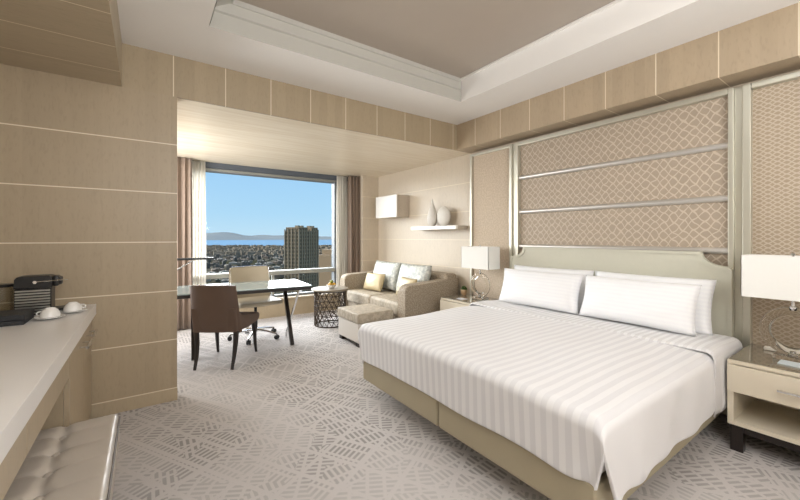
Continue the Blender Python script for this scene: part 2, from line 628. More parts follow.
for k in range(9):
    a = PI / 2 * k / 8
    xq, zq = X1 - 0.003 - 0.045 * (1 - math.cos(a)), HC - 0.001 + 0.222 * math.sin(a)
    ya, yb = Y0 + 0.002, Y1 - 0.003 - 0.042 * (1 - math.cos(a))
    row = [bm.verts.new((xq, ya, zq)), bm.verts.new((xq, yb, zq))]
    if prev: bm.faces.new((prev[0], prev[1], row[1], row[0]))
    prev = row
box(bm, X1 - 0.055, X1 - 0.03, Y0, Y1 - 0.02, HC + 0.205, HC + 0.224, 0.003)
struct('trim_cove', bm, M['ceiling'], angle=30)
struct('ceiling_tray', box(NB(), X0 - 0.02, X1 + 0.02, Y0 - 0.02, Y1 + 0.02, HC + 0.225, HC + 0.32), M['tray'])
struct('ceiling_alcove', box(NB(), -0.62, XW, YW + 0.021, 6.3, HB, HB + 0.12), M['veneer_ceiling'])
struct('trim_beam', box(NB(), -1.05, XW, YW, YW + 0.02, HB, HC + 0.3), M['veneer_beam'])
bm = NB(); box(bm, 3.287, XW, -2.3, YW, HB, HC); struct('trim_soffit_right', bm, M['veneer_soffit'])
bm = NB(); box(bm, -1.05, -0.14, -2.3, YW, HB, HC + 0.1); struct('trim_soffit_left', bm, M['veneer_left'])

# ------------------------------------------------------------------ window
win = bpy.data.objects.new('window_1', None); COL.objects.link(win); win.location = (1.5, 6.15, 0.3); win['kind'] = 'structure'
WX0, WX1 = -0.45, 2.83
bm = NB(); box(bm, -0.5, 3.235, 6.05, 6.3, 2.335, HB, 0.003); obj('blind_box', bm, M['blind'], win)
bm = NB(); box(bm, -0.5, 3.235, 6.10, 6.2, 2.30, 2.335, 0.003); obj('head_rail', bm, M['pale_frame'], win)
bm = NB()
box(bm, WX0, WX1, 6.12, 6.2, 2.285, 2.30, 0.002)
box(bm, WX1 - 0.01, WX1 + 0.05, 6.08, 6.2, 0.30, 2.30, 0.003)
box(bm, WX0 - 0.05, WX0, 6.08, 6.2, 0.30, 2.30, 0.003)
box(bm, WX0, WX1, 6.10, 6.2, 0.30, 0.335, 0.003)
obj('frame', bm, M['grey_frame'], win)
bm = NB(); box(bm, WX1 + 0.05, 3.235, 6.10, 6.3, 0.3, 2.335); obj('jamb_panel', bm, M['pale_frame'], win)
bm = NB(); box(bm, WX0, WX1 - 0.01, 6.05, 6.2, 0.672, 0.742, 0.006); obj('transom', bm, M['pale_frame'], win)
for xm in (0.1, 1.74):
    bm = NB(); box(bm, xm - 0.02, xm + 0.02, 6.12, 6.18, 0.335, 0.672, 0.003); obj('mullion', bm, M['pale_frame'], win)
bm = NB(); box(bm, WX0, WX1 - 0.01, 6.16, 6.164, 0.742, 2.285); obj('pane', bm, M['window_glass'], win)
for a, b in ((WX0, 0.08), (0.12, 1.72), (1.76, WX1 - 0.01)):
    bm = NB(); box(bm, a, b, 6.155, 6.159, 0.335, 0.655); obj('lower_pane', bm, M['window_glass'], win)


# ------------------------------------------------------------------ curtains
def curtain(name, x0, x1, y, amp, folds, mat, label, cat, z0=0.01, z1=HB - 0.01, th=0.006):
    n = folds * 12
    def fn(u, v):
        x = x0 + (x1 - x0) * u + 0.006 * math.sin(u * 37 + v * 3)
        ph = u * folds * 2 * PI
        a = amp * (1 + 0.25 * math.sin(u * 11 + 1))
        return (x + 0.010 * math.sin(2 * ph), y + a * math.sin(ph) * (0.8 + 0.2 * v) + 0.006 * math.sin(v * 5 + u * 9), z1 + (z0 - z1) * v)
    bm = NB(); grid(bm, fn, n, 14)
    o = obj(name, bm, mat, angle=180, origin=((x0 + x1) / 2, y, 0))
    md = o.modifiers.new('thickness', 'SOLIDIFY'); md.thickness = th; md.offset = 0
    return tag(o, label, cat)


curtain('curtain', -0.30, 0.545, 5.87, 0.036, 11, M['curtain'], 'rose-brown pleated curtain at the left side of the window', 'curtain')
curtain('curtain', 2.995, 3.225, 5.87, 0.036, 4, M['curtain'], 'rose-brown pleated curtain between the window and the far corner', 'curtain')
curtain('sheer_curtain', 0.52, 0.73, 6.0, 0.018, 5, M['sheer'], 'white sheer curtain gathered at the left edge of the window', 'curtain', z0=0.32, th=0.002)
curtain('sheer_curtain', 2.83, 3.03, 6.0, 0.018, 5, M['sheer'], 'white sheer curtain gathered at the right edge of the window', 'curtain', z0=0.32, th=0.002)

# ------------------------------------------------------------------ wall panels behind the bed
PXF = 3.50


def frame_v(bm, y0, y1, z0, z1, x=PXF, d=0.03):
    box(bm, x - d, x + 0.02, y0, y1, z0, z1, 0.006)


zt = 2.345
wp = thing('wall_panel', 'large lattice-patterned fabric wall panel with silver rails above the bed headboard', 'wall panel', (PXF, 1.69, 0.0))
bm = NB(); box(bm, PXF, XW, 0.77, 2.60, 0.02, zt); obj('fabric_panel', bm, M['lattice'], wp)
bm = NB()
frame_v(bm, 0.745, 0.778, 0.02, zt + 0.03, d=0.045); frame_v(bm, 2.585, 2.625, 0.02, zt + 0.03, d=0.045)
box(bm, PXF - 0.045, PXF + 0.02, 0.778, 2.585, zt - 0.01, zt + 0.03, 0.006)
obj('frame', bm, M['champagne'], wp)
for zr in (1.972, 1.584, 1.197):
    bm = NB(); tube(bm, [(PXF - 0.006, 0.778, zr), (PXF - 0.006, 2.585, zr)], 0.024, 16); obj('rail', bm, M['rail'], wp)

wp = thing('wall_panel', 'narrow fine-woven wall panel with silver frame beside the floating shelf', 'wall panel', (PXF, 3.0, 0.0))
bm = NB(); box(bm, PXF, XW, 2.71, 3.31, 0.02, zt); obj('fabric_panel', bm, M['woven'], wp)
bm = NB(); frame_v(bm, 2.67, 2.71, 0.02, zt + 0.03, d=0.045); frame_v(bm, 3.31, 3.345, 0.02, zt + 0.03)
box(bm, PXF - 0.03, PXF + 0.02, 2.71, 3.31, zt, zt + 0.03, 0.006)
obj('frame', bm, M['champagne'], wp)
wp = thing('wall_panel', 'finely patterned tan wall panel behind the right nightstand lamp', 'wall panel', (PXF, -0.3, 0.0))
bm = NB(); box(bm, PXF, XW, -1.4, 0.655, 0.02, zt); obj('fabric_panel', bm, M['lattice_fine'], wp)
bm = NB(); frame_v(bm, 0.655, 0.70, 0.02, zt + 0.03, d=0.045); frame_v(bm, -1.44, -1.4, 0.02, zt + 0.03, d=0.045)
box(bm, PXF - 0.045, PXF + 0.02, -1.4, 0.655, zt - 0.01, zt + 0.03, 0.006)
obj('frame', bm, M['champagne'], wp)
bm = NB(); box(bm, PXF - 0.02, XW, 0.70, 0.745, 0.0, zt + 0.03, 0.003); struct('trim_1', bm, M['champagne'])
bm = NB(); box(bm, PXF - 0.02, XW, 2.625, 2.67, 0.0, zt + 0.03, 0.003); struct('trim_2', bm, M['champagne'])

# ------------------------------------------------------------------ headboard
CY = 1.70
hw, ht = 0.955, 1.19


def hb_poly(inset):
    r = 0.155
    w_, t_ = hw - inset, ht - inset
    pts = [(CY - w_, 0.02), (CY - w_, t_ - 0.125)]
    # concave scalloped corner
    for i in range(0, 11):
        a = PI * 0.5 * i / 10
        pts.append((CY - w_ + 0.02 + (r - 0.0) * math.sin(a), t_ - 0.125 + 0.02 + (0.105) * (1 - math.cos(a))))
    pts.append((CY - w_ + 0.02 + r + 0.005, t_))
    right = [(2 * CY - y, z) for y, z in pts[::-1]]
    return pts + right


hb = thing('headboard', 'pale sage upholstered headboard with scalloped upper corners behind the bed', 'headboard', (3.45, CY, 0))
bm = NB(); prism(bm, hb_poly(0.018), 'x', 3.412, 3.450, 0.006); obj('padded_panel', bm, M['headboard'], hb)
bm = NB()
poly = hb_poly(0.0)
inn = hb_poly(0.022)
for a, b in ((poly, inn),):
    n = len(a)
    L = []
    for i in range(n):
        L.append([bm.verts.new((3.404, *a[i])), bm.verts.new((3.404, *b[i])), bm.verts.new((3.452, *b[i])), bm.verts.new((3.452, *a[i]))])
    for i in range(n - 1):
        for k in range(4):
            bm.faces.new((L[i][k], L[i][(k + 1) % 4], L[i + 1][(k + 1) % 4], L[i + 1][k]))
    bm.faces.new(L[0]); bm.faces.new(L[-1][::-1])
obj('border', bm, M['headboard'], hb)

# ------------------------------------------------------------------ bed
bed = thing('bed', 'king-size bed on khaki upholstered split base beneath the white duvet', 'bed', (2.48, CY, 0))
for y0, y1 in ((0.735, 1.688), (1.696, 2.63)):
    bm = NB(); box(bm, 1.475, 3.400, y0, y1, 0.125, 0.30, 0.014, 3); obj('base', bm, M['bed_base'], bed)
for x in (1.9, 3.2):
    for y in (1.1, 1.55, 1.85, 2.3):
        bm = NB(); tube(bm, [(x, y, 0), (x, y, 0.126)], 0.025, 12); obj('foot', bm, M['rubber'], bed)
bm = NB(); box(bm, 1.475, 3.40, 0.735, 2.62, 0.30, 0.552, 0.05, 4); obj('mattress', bm, M['sheet'], bed)


def path(L, R, top, hang0, zt_):
    """list of (pos, dz) going from hem up around the edge; pos measured from the outer face inward"""
    pts = []
    nh = 10
    for i in range(nh):
        pts.append((0.0, -R - hang0 * (1 - i / nh)))
    for i in range(9):
        a = PI / 2 * i / 8
        pts.append((R * (1 - math.cos(a)), -R * (1 - math.sin(a))))
    nt_ = top
    for i in range(1, nt_ + 1):
        pts.append((R + (L - R) * i / nt_, 0.0))
    return pts, nh


ZT = 0.603
R_ = 0.055
px, nhx = path(2.90 - 1.440, R_, 46, ZT - R_ - 0.300, ZT)
half, nhy = path((2.655 - 0.685) / 2, R_, 34, ZT - R_ - 0.238, ZT)
py = [(0.685 + p, dz) for p, dz in half] + [(2.655 - p, dz) for p, dz in half[::-1][1:]]
ncy = len(py)
bm = NB()
V = {}
for i, (a, dza) in enumerate(px):
    for j, (y, dzy) in enumerate(py):
        hx = i < nhx; hy = j < nhy or j >= ncy - nhy
        if hx and hy and not (i == nhx or j == nhy):
            pass
        x = 1.440 + a
        wr = nz((x * 2.2, y * 2.2, 0.3)) * 0.012 + nz((x * 6, y * 6, 4)) * 0.004
        z = ZT + dza + dzy + (wr if not (hx or hy) else 0)
        z += 0.012 * max(0, min(1, (x - 1.6) / 1.0))
        z -= 0.02 * max(0.0, (abs(y - CY) / 1.01) ** 4) if not hy else 0.02
        yy = y
        if hy:                                   # side drape: gentle folds, flare at the foot corner
            drop = (-dzy - R_) / (ZT - R_ - 0.238)
            sgn = -1 if j < nhy else 1
            fl = math.exp(-((x - 1.45) / 0.20) ** 2)
            if sgn < 0:
                yy += sgn * drop * (0.010 * math.sin(x * 8) + 0.006 * math.sin(x * 19) + 0.012 * fl)
                x += drop * fl * 0.12
                z += drop * (0.008 * math.sin(x * 5) + 0.015)
            else:
                yy -= drop * 0.05
                z += drop * 0.07
                x += drop * fl * 0.05
        if hx:
            drop = (-dza - R_) / (ZT - R_ - 0.300)
            x += -drop * 0.005 * math.sin(y * 10) + 0.012 * drop
            z += drop * 0.004 * math.sin(y * 7)
            tp = min(1, max(0, (abs(y - CY) - 0.80) / 0.20)) ** 2
            z += 0.022 * tp * drop
            yy -= math.copysign(0.065 * drop * tp, y - CY)
            x += 0.035 * tp * drop
        if hx and hy:
            V[i, j] = None
            continue
        V[i, j] = bm.verts.new((x, yy, z))
for i in range(len(px) - 1):
    for j in range(ncy - 1):
        q = [V[i, j], V[i + 1, j], V[i + 1, j + 1], V[i, j + 1]]
        if all(q):
            bm.faces.new(q)
du = obj('duvet', bm, M['duvet'], angle=180, origin=(2.1, CY, 0.5))
md = du.modifiers.new('thickness', 'SOLIDIFY'); md.thickness = 0.016; md.offset = -1
md = du.modifiers.new('smooth', 'SUBSURF'); md.levels = 1; md.render_levels = 1
tag(du, 'white sateen-striped duvet spread over the foot of the king-size bed', 'duvet')

# upper sheet layer between the duvet hem and the pillows
bm = NB()
half2, nh2 = path((2.668 - 0.676) / 2, 0.05, 30, 1.0, 0.59)
py2 = [(0.676 + p, dz) for p, dz in half2] + [(2.668 - p, dz) for p, dz in half2[::-1][1:]]
n2 = len(py2)
rows = []
for i in range(25):
    x = 2.755 + 0.585 * i / 24
    row = []
    hang = 0.345 - 0.26 * max(0, min(1, (x - 2.86) / 0.40)) ** 1.3
    for j, (y, dz) in enumerate(py2):
        hy = j < nh2 or j >= n2 - nh2
        z = 0.623 - 0.02 * max(0, (x - 3.0) / 0.4) - 0.012 * math.exp(-((x - 2.755) / 0.014) ** 2)
        yy = y
        if hy:
            t = (-dz - 0.05) / 1.0
            z += -0.05 - t * hang
            yy += (-1 if j < nh2 else 1) * t * 0.012 * math.sin(x * 15 + 1)
            x_ = x + t * 0.04
        else:
            x_ = x
            z += dz + nz((x * 5, y * 4, 1)) * 0.006
        row.append(bm.verts.new((x_, yy, z)))
    rows.append(row)
for A, Bq in zip(rows, rows[1:]):
    for j in range(n2 - 1):
        bm.faces.new((A[j], Bq[j], Bq[j + 1], A[j + 1]))
sh = obj('bed_sheet', bm, M['sheet'], angle=180, origin=(3.0, CY, 0.5))
md = sh.modifiers.new('thickness', 'SOLIDIFY'); md.thickness = 0.007; md.offset = -1
tag(sh, 'white striped sheet folded over the duvet just below the pillows', 'sheet')


# ------------------------------------------------------------------ pillows
def pillow_mesh(bm, W, H, T, seed=0, pinch=0.045, n=26, pw=2.6):
    def side(sg):
        vs = {}
        for i in range(n + 1):
            for j in range(n + 1):
                u = -1 + 2 * i / n; v = -1 + 2 * j / n
                x = W / 2 * u * (1 - pinch * math.cos(PI * v / 2) * abs(u))
                y = H / 2 * v * (1 - pinch * 0.8 * math.cos(PI * u / 2) * abs(v))
                t = (max(0, 1 - abs(u) ** pw) * max(0, 1 - abs(v) ** pw)) ** 0.42
                z = sg * T / 2 * t * (1 + 0.12 * nz((u * 2 + seed, v * 2, sg)))
                z += sg * t * 0.004 * nz((u * 7 + seed, v * 7, 2))
                if (i in (0, n) or j in (0, n)) and sg < 0:
                    vs[i, j] = top[i, j]
                else:
                    vs[i, j] = bm.verts.new((x, y, z))
        for i in range(n):
            for j in range(n):
                q = [vs[i, j], vs[i + 1, j], vs[i + 1, j + 1], vs[i, j + 1]]
                bm.faces.new(q if sg > 0 else q[::-1])
        return vs
    top = side(1)
    side(-1)
    return bm


def pillow(name, c, W, H, T, lean, yaw, mat, label, cat, group=None, seed=0, roll=0.0, pinch=0.045):
    """c = centre; pillow faces -X, lean = angle of its plane back from vertical"""
    bm = NB(); pillow_mesh(bm, W, H, T, seed, pinch)
    o = obj(name, bm, mat, angle=180)
    ex = Vector((0, -1, 0)); ey = Vector((math.sin(lean), 0, math.cos(lean))); ez = ex.cross(ey)
    m = Matrix((ex, ey, ez)).transposed().to_4x4()
    o.matrix_world = Matrix.Translation(c) @ Matrix.Rotation(yaw, 4, 'Z') @ m @ Matrix.Rotation(roll, 4, 'Z')
    return tag(o, label, cat, group)


pillow('pillow', (3.285, 2.10, 0.80), 0.86, 0.40, 0.13, 0.22, 0.02, M['pillow'], 'white pillow behind another at the window side of the bed', 'pillow', 'pillows on the bed', 1)
pillow('pillow', (3.285, 1.235, 0.80), 0.86, 0.40, 0.13, 0.22, -0.02, M['pillow'], 'white pillow behind another at the side near the right nightstand', 'pillow', 'pillows on the bed', 2)
pillow('pillow', (3.09, 2.09, 0.80), 0.84, 0.355, 0.17, 0.30, 0.03, M['pillow'], 'white pillow leaning in front, at the window side of the bed', 'pillow', 'pillows on the bed', 3)
pillow('pillow', (3.09, 1.25, 0.80), 0.82, 0.355, 0.17, 0.30, -0.03, M['pillow'], 'white pillow leaning in front, on the half nearer the right nightstand', 'pillow', 'pillows on the bed', 4)


# ------------------------------------------------------------------ nightstands
def nightstand(y0, y1, label, x0=2.92):
    x1 = 3.455
    t = thing('nightstand', label, 'nightstand', ((x0 + x1) / 2, (y0 + y1) / 2, 0), group='nightstands')
    bm = NB()
    box(bm, x0, x1, y0, y0 + 0.03, 0.16, 0.53, 0.003); box(bm, x0, x1, y1 - 0.03, y1, 0.16, 0.53, 0.003)
    box(bm, x0, x1, y0, y1, 0.53, 0.552, 0.003)
    box(bm, x1 - 0.02, x1, y0 + 0.03, y1 - 0.03, 0.16, 0.53)
    box(bm, x0 + 0.004, x1 - 0.02, y0 + 0.03, y1 - 0.03, 0.16, 0.185)
    box(bm, x0 + 0.02, x1 - 0.02, y0 + 0.03, y1 - 0.03, 0.36, 0.372)
    obj('carcass', bm, M['cream_lacquer'], t)
    bm = NB(); box(bm, x0 + 0.008, x1, y0 + 0.006, y1 - 0.006, 0.552, 0.559, 0.002); obj('glass_top', bm, M['night_glass'], t)
    bm = NB(); box(bm, x0 - 0.016, x0 + 0.01, y0 + 0.003, y1 - 0.003, 0.365, 0.526, 0.003); dr = obj('drawer', bm, M['cream_lacquer'], t)
    ym = (y0 + y1) / 2
    bm = NB(); box(bm, x0 - 0.045, x0 - 0.036, ym - 0.10, ym + 0.10, 0.437, 0.449, 0.002)
    for s_ in (-0.085, 0.085):
        box(bm, x0 - 0.038, x0 - 0.0155, ym + s_ - 0.004, ym + s_ + 0.004, 0.439, 0.447)
    h = obj('handle', bm, M['chrome'], dr)
    h['label'] = 'chrome bar handle'
    bm = NB(); box(bm, x0 + 0.02, x1 - 0.02, y0 + 0.02, y1 - 0.02, 0.115, 0.16, 0.003); obj('plinth', bm, M['dark_wood'], t)
    for a in (x0 + 0.012, x1 - 0.072):
        for b in (y0 + 0.01, y1 - 0.07):
            bm = NB(); box(bm, a, a + 0.06, b, b + 0.06, 0.0, 0.158, 0.003); obj('leg', bm, M['dark_wood'], t)
    return t


nightstand(0.02, 0.66, 'cream lacquer nightstand right of the bed, its open shelf and black legs in view')
nightstand(2.79, 3.37, 'cream lacquer nightstand between the bed and the sofa', 2.99)


# ------------------------------------------------------------------ ring lamps
def ring_lamp(x, y, label):
    t = thing('table_lamp', label, 'lamp', (x, y, 0.559), group='crystal ring table lamps')
    bm = NB(); box(bm, x - 0.06, x + 0.06, y - 0.08, y + 0.08, 0.560, 0.582, 0.004); obj('base', bm, M['crystal'], t)
    bm = NB()
    R = 0.122; zc = 0.582 + 0.022 + R
    tube(bm, [(x, y + R * math.cos(2 * PI * k / 48), zc + R * math.sin(2 * PI * k / 48)) for k in range(48)], 0.021, 12, 1.3, closed=True, up=Vector((1, 0, 0)))
    obj('ring', bm, M['crystal'], t)
    bm = NB(); lathe(bm, [(0.02, 0), (0.024, 0.012), (0.014, 0.02), (0.014, 0.03)], (x, y, 0.578), 20); obj('collar', bm, M['chrome'], t)
    bm = NB(); tube(bm, [(x, y, zc + R + 0.012), (x, y, 0.96), (x, y, 1.195)], 0.006, 10)
    lathe(bm, [(0.016, 0), (0.018, 0.02), (0.008, 0.03), (0.008, 0.05)], (x, y, zc + R + 0.008), 16)
    lathe(bm, [(0.009, 0), (0.011, 0.01), (0.0, 0.02)], (x, y, 1.19), 12)
    obj('stem', bm, M['chrome'], t)
    # open box shade with real thickness
    bm = NB()
    xx, yy, z0, z1, th = 0.10, 0.215, 0.925, 1.185, 0.004
    box(bm, x - xx, x - xx + th, y - yy, y + yy, z0, z1); box(bm, x + xx - th, x + xx, y - yy, y + yy, z0, z1)
    box(bm, x - xx, x + xx, y - yy, y - yy + th, z0, z1); box(bm, x - xx, x + xx, y + yy - th, y + yy, z0, z1)
    obj('lamp_shade', bm, M['shade'], t)
    bm = NB(); tube(bm, [(x - xx + 0.002, y, 1.175), (x + xx - 0.002, y, 1.175)], 0.002, 6); tube(bm, [(x, y - yy + 0.002, 1.175), (x, y + yy - 0.002, 1.175)], 0.002, 6)
    obj('shade_spider', bm, M['chrome'], t)
    return t


ring_lamp(3.29, 3.00, 'clear ring-base lamp with white box shade between the sofa and the bed')
t = ring_lamp(3.20, 0.42, 'white box-shaded lamp right of the bed, cut off by the photo edge')

# things on the nightstands
t = thing('potted_plant', 'small green plant in a rounded beige pot on the nightstand by the sofa', 'plant', (3.34, 3.32, 0.559))
bm = NB(); lathe(bm, [(0.022, 0), (0.036, 0.02), (0.040, 0.05), (0.036, 0.07), (0.032, 0.07), (0.032, 0.055), (0, 0.055)], (3.34, 3.32, 0.560), 24); obj('pot', bm, M['pot'], t)
bm = NB()
for k in range(260):
    a = random.uniform(0, 2 * PI); r = 0.040 * math.sqrt(random.random()); h = 0.038 * (1 - (r / 0.042) ** 2) + random.uniform(-0.004, 0.006)
    p = Vector((3.34 + r * math.cos(a), 3.32 + r * math.sin(a), 0.628 + h)); d = Vector((random.uniform(-1, 1), random.uniform(-1, 1), random.uniform(0.3, 1))).normalized() * 0.010
    s_ = d.cross(Vector((0.3, 0.2, 1))).normalized() * 0.004
    bm.faces.new([bm.verts.new(q) for q in (p - d * 0.6, p + s_, p + d, p - s_)])
lathe(bm, [(0.034, 0), (0.038, 0.015), (0.028, 0.03), (0, 0.036)], (3.34, 3.32, 0.616), 16)
obj('foliage', bm, M['leaf'], t)
bm = NB(); box(bm, 3.06, 3.14, 3.06, 3.17, 0.560, 0.564, 0.001); tag(obj('coaster', bm, M['paper'], origin=(3.1, 3.1, 0.56)), 'small pale card lying in front of the ring lamp beside the sofa', 'card')
t = thing('notepad', 'white notepad on the right nightstand, nearest its front edge', 'notepad', (3.07, 0.33, 0.559))
bm = NB(); box(bm, 3.02, 3.12, 0.14, 0.46, 0.560, 0.566, 0.001); obj('pages', bm, M['sheet_paper'], t)
t = thing('remote_control', 'long silver-white remote control in the middle of the right nightstand top', 'remote control', (3.34, 0.38, 0.559))
bm = NB(); box(bm, 3.325, 3.362, 0.20, 0.57, 0.560, 0.580, 0.005); obj('body', bm, M['white_lacquer'], t)
bm = NB(); box(bm, 3.33, 3.357, 0.24, 0.36, 0.580, 0.582, 0.001); obj('button_pad', bm, M['rail'], t)
t = thing('pen_tray', 'chrome pen tray at the back of the right nightstand top', 'tray', (3.41, 0.35, 0.559))
bm = NB(); box(bm, 3.375, 3.445, 0.17, 0.56, 0.560, 0.564, 0.001)
for a in ((3.375, 3.380, 0.17, 0.56), (3.44, 3.445, 0.17, 0.56), (3.375, 3.445, 0.17, 0.175), (3.375, 3.445, 0.555, 0.56)):
    box(bm, *a, 0.564, 0.576)
obj('tray_body', bm, M['chrome'], t)
bm = NB(); tube(bm, [(3.41, 0.22, 0.570), (3.412, 0.36, 0.570)], 0.005, 10)
tag(obj('pen', bm, M['white_lacquer'], origin=(3.37, 0.3, 0.57)), 'white pen lying in the chrome tray on the right nightstand', 'pen')

# ------------------------------------------------------------------ sofa
so = thing('sofa', 'taupe two-seat sofa with curved arms against the side wall below the shelf', 'sofa', (3.1, 4.5, 0))
SY0, SY1, SF, SB = 3.60, 5.42, 2.62, 3.53
bm = NB(); box(bm, SF + 0.05, SB, SY0 + 0.03, SY1 - 0.03, 0.06, 0.27, 0.02, 3); obj('base', bm, M['sofa'], so)
bm = NB(); box(bm, 3.31, SB, SY0 + 0.02, SY1 - 0.02, 0.20, 0.80, 0.05, 4); obj('backrest', bm, M['sofa'], so)
for y0, y1, sg in ((SY0, SY0 + 0.17, -1), (SY1 - 0.17, SY1, 1)):
    # side profile: arm rises in a gentle curve from its rounded front to the back
    prof = [(SF + 0.03, 0.06), (SF, 0.12), (SF - 0.005, 0.56)]
    for i in range(7):
        a = PI / 2 * i / 6
        prof.append((SF + 0.09 - 0.095 * math.cos(a), 0.615 + 0.08 * math.sin(a)))
    prof += [(SF + 0.3, 0.702), (SF + 0.5, 0.712), (SF + 0.68, 0.725), (SB - 0.02, 0.745), (SB, 0.73), (SB, 0.06)]
    bm = NB(); prism(bm, prof, 'y', y0, y1, 0.028, 4)
    obj('arm', bm, M['sofa'], so)
ym = (SY0 + SY1) / 2
for y0, y1 in ((SY0 + 0.172, ym - 0.002), (ym + 0.002, SY1 - 0.172)):
    bm = NB(); box(bm, SF + 0.015, 3.305, y0, y1, 0.272, 0.455, 0.045, 5)
    for v in bm.verts:
        if v.co.z > 0.40:
            v.co.z += 0.02 * (1 - ((v.co.y - (y0 + y1) / 2) / 0.37) ** 2)
    obj('seat_cushion', bm, M['sofa_seat'], so)
for a in (SF + 0.1, SB - 0.1):
    for b in (SY0 + 0.1, SY1 - 0.1):
        bm = NB(); box(bm, a - 0.03, a + 0.03, b - 0.03, b + 0.03, 0, 0.062, 0.004); obj('foot', bm, M['dark_wood'], so)
pillow('back_cushion', (3.15, 4.87, 0.695), 0.73, 0.44, 0.17, 0.27, 0.0, M['back_cushion'], 'silver-blue back cushion on the sofa, nearer the window', 'cushion', 'silver-blue sofa cushions', 5, 0.0, 0.05)
pillow('back_cushion', (3.145, 4.14, 0.695), 0.71, 0.44, 0.17, 0.27, 0.0, M['back_cushion'], 'silver-blue back cushion on the sofa, nearer the bed', 'cushion', 'silver-blue sofa cushions', 6, 0.0, 0.05)
pillow('throw_pillow', (2.93, 4.86, 0.60), 0.42, 0.28, 0.12, 0.36, 0.18, M['gold_silk'], 'champagne gold throw pillow on the sofa seat nearer the window', 'cushion', 'gold throw pillows', 7, 0.0)
pillow('throw_pillow', (2.96, 4.05, 0.60), 0.42, 0.28, 0.12, 0.36, -0.12, M['gold_silk'], 'champagne gold throw pillow partly hidden behind the near sofa arm', 'cushion', 'gold throw pillows', 8, 0.0)

# ------------------------------------------------------------------ ottoman
ot = thing('ottoman', 'square ottoman with off-white sides and taupe cushion top in front of the sofa', 'ottoman', (2.27, 4.0, 0))
ox0, ox1, oy0, oy1 = 2.04, 2.52, 3.74, 4.28
bm = NB(); box(bm, ox0, ox1, oy0, oy1, 0.05, 0.275, 0.008, 2); obj('body', bm, M['white_side'], ot)
bm = NB(); box(bm, ox0 - 0.012, ox1 + 0.012, oy0 - 0.012, oy1 + 0.012, 0.277, 0.395, 0.02, 4); obj('cushion', bm, M['sofa_seat'], ot)
for a in (ox0 + 0.01, ox1 - 0.09):
    for b in (oy0 + 0.01, oy1 - 0.09):
        bm = NB(); box(bm, a, a + 0.08, b, b + 0.08, 0, 0.052, 0.003); obj('foot', bm, M['dark_wood'], ot)
bm = NB(); box(bm, ox0 + 0.03, ox1 - 0.03, oy0 + 0.03, oy1 - 0.03, 0.03, 0.051); obj('plinth', bm, M['dark_wood'], ot)

# ------------------------------------------------------------------ side table with lattice drum
TX, TY = 2.25, 5.00
st = thing('side_table', 'round side table with openwork bronze lattice drum between desk and sofa', 'side table', (TX, TY, 0))
bm = NB(); lathe(bm, [(0, 0), (0.262, 0), (0.272, 0.006), (0.272, 0.02), (0.264, 0.027), (0, 0.027)], (TX, TY, 0.515), 56); obj('tabletop', bm, M['stone_top'], st)
bm = NB()
rr = 0.225
bm.free()
for zc in (0.008, 0.507):
    bm = NB(); tube(bm, [(TX + rr * math.cos(2 * PI * k / 48), TY + rr * math.sin(2 * PI * k / 48), zc) for k in range(48)], 0.008, 8, closed=True)
    obj('drum_rim', bm, M['bronze'], st)
bm = NB()
na, nh_ = 20, 7
cv = []
for j in range(nh_ + 1):
    row = []
    for i in range(na):
        a = 2 * PI * (i + 0.5 * (j % 2)) / na + random.uniform(-0.05, 0.05)
        z = 0.01 + (0.50) * j / nh_ + (random.uniform(-0.012, 0.012) if 0 < j < nh_ else 0)
        row.append(bm.verts.new((TX + rr * math.cos(a), TY + rr * math.sin(a), z)))
    cv.append(row)
for j in range(nh_):
    for i in range(na):
        i2 = (i + 1) % na
        if j % 2 == 0:
            bm.faces.new((cv[j][i], cv[j][i2], cv[j + 1][i])); bm.faces.new((cv[j][i2], cv[j + 1][i2], cv[j + 1][i]))
        else:
            bm.faces.new((cv[j][i], cv[j + 1][i2], cv[j + 1][i])); bm.faces.new((cv[j][i], cv[j][i2], cv[j + 1][i2]))
dm = obj('lattice_drum', bm, M['bronze'], st)
md = dm.modifiers.new('lattice', 'WIREFRAME'); md.thickness = 0.017; md.use_even_offset = False
zt_ = 0.542
BX, BY = 2.25, 4.95
bm = NB(); lathe(bm, [(0.035, 0), (0.04, 0.004), (0.066, 0.04), (0.072, 0.055), (0.067, 0.055), (0.058, 0.035), (0.03, 0.01), (0, 0.01)], (BX, BY, zt_ + 0.001), 32)
tag(obj('fruit_bowl', bm, M['porcelain'], origin=(BX, BY, zt_)), 'small white fruit bowl on the round side table', 'bowl')


def fruit(name, c, r, mat, label, cat):
    o = thing(name, label, cat, c)
    bm = NB(); pr = []
    for k in range(15):
        a = -PI / 2 + PI * k / 14
        d = 0.10 * math.exp(-((PI / 2 - abs(a)) / 0.35) ** 2)
        pr.append((max(0.0, r * math.cos(a)) if 0 < k < 14 else 0.0, r * math.sin(a) * (1 - d)))
    lathe(bm, pr, c, 20); obj('flesh', bm, mat, o, angle=180)
    bm = NB(); tube(bm, [(c[0], c[1], c[2] + r * 0.85), (c[0] + 0.003, c[1], c[2] + r + 0.008)], 0.0015, 6); obj('stem', bm, M['dark_wood'], o)


fz_ = zt_
fruit('apple', (BX - 0.031, BY - 0.020, fz_ + 0.060), 0.029, M['apple_gold'], 'yellow fruit nearest the left rim of the white bowl', 'fruit')
fruit('apple', (BX + 0.030, BY - 0.022, fz_ + 0.060), 0.029, M['apple_gold'], 'yellow fruit at the sofa-side rim of the white bowl', 'fruit')
fruit('orange', (BX + 0.002, BY + 0.034, fz_ + 0.060), 0.028, M['orange'], 'orange fruit at the window-side rim of the white bowl', 'fruit')
fruit('pear', (BX, BY - 0.002, fz_ + 0.100), 0.027, M['apple_green'], 'green fruit topmost in the white bowl', 'fruit')

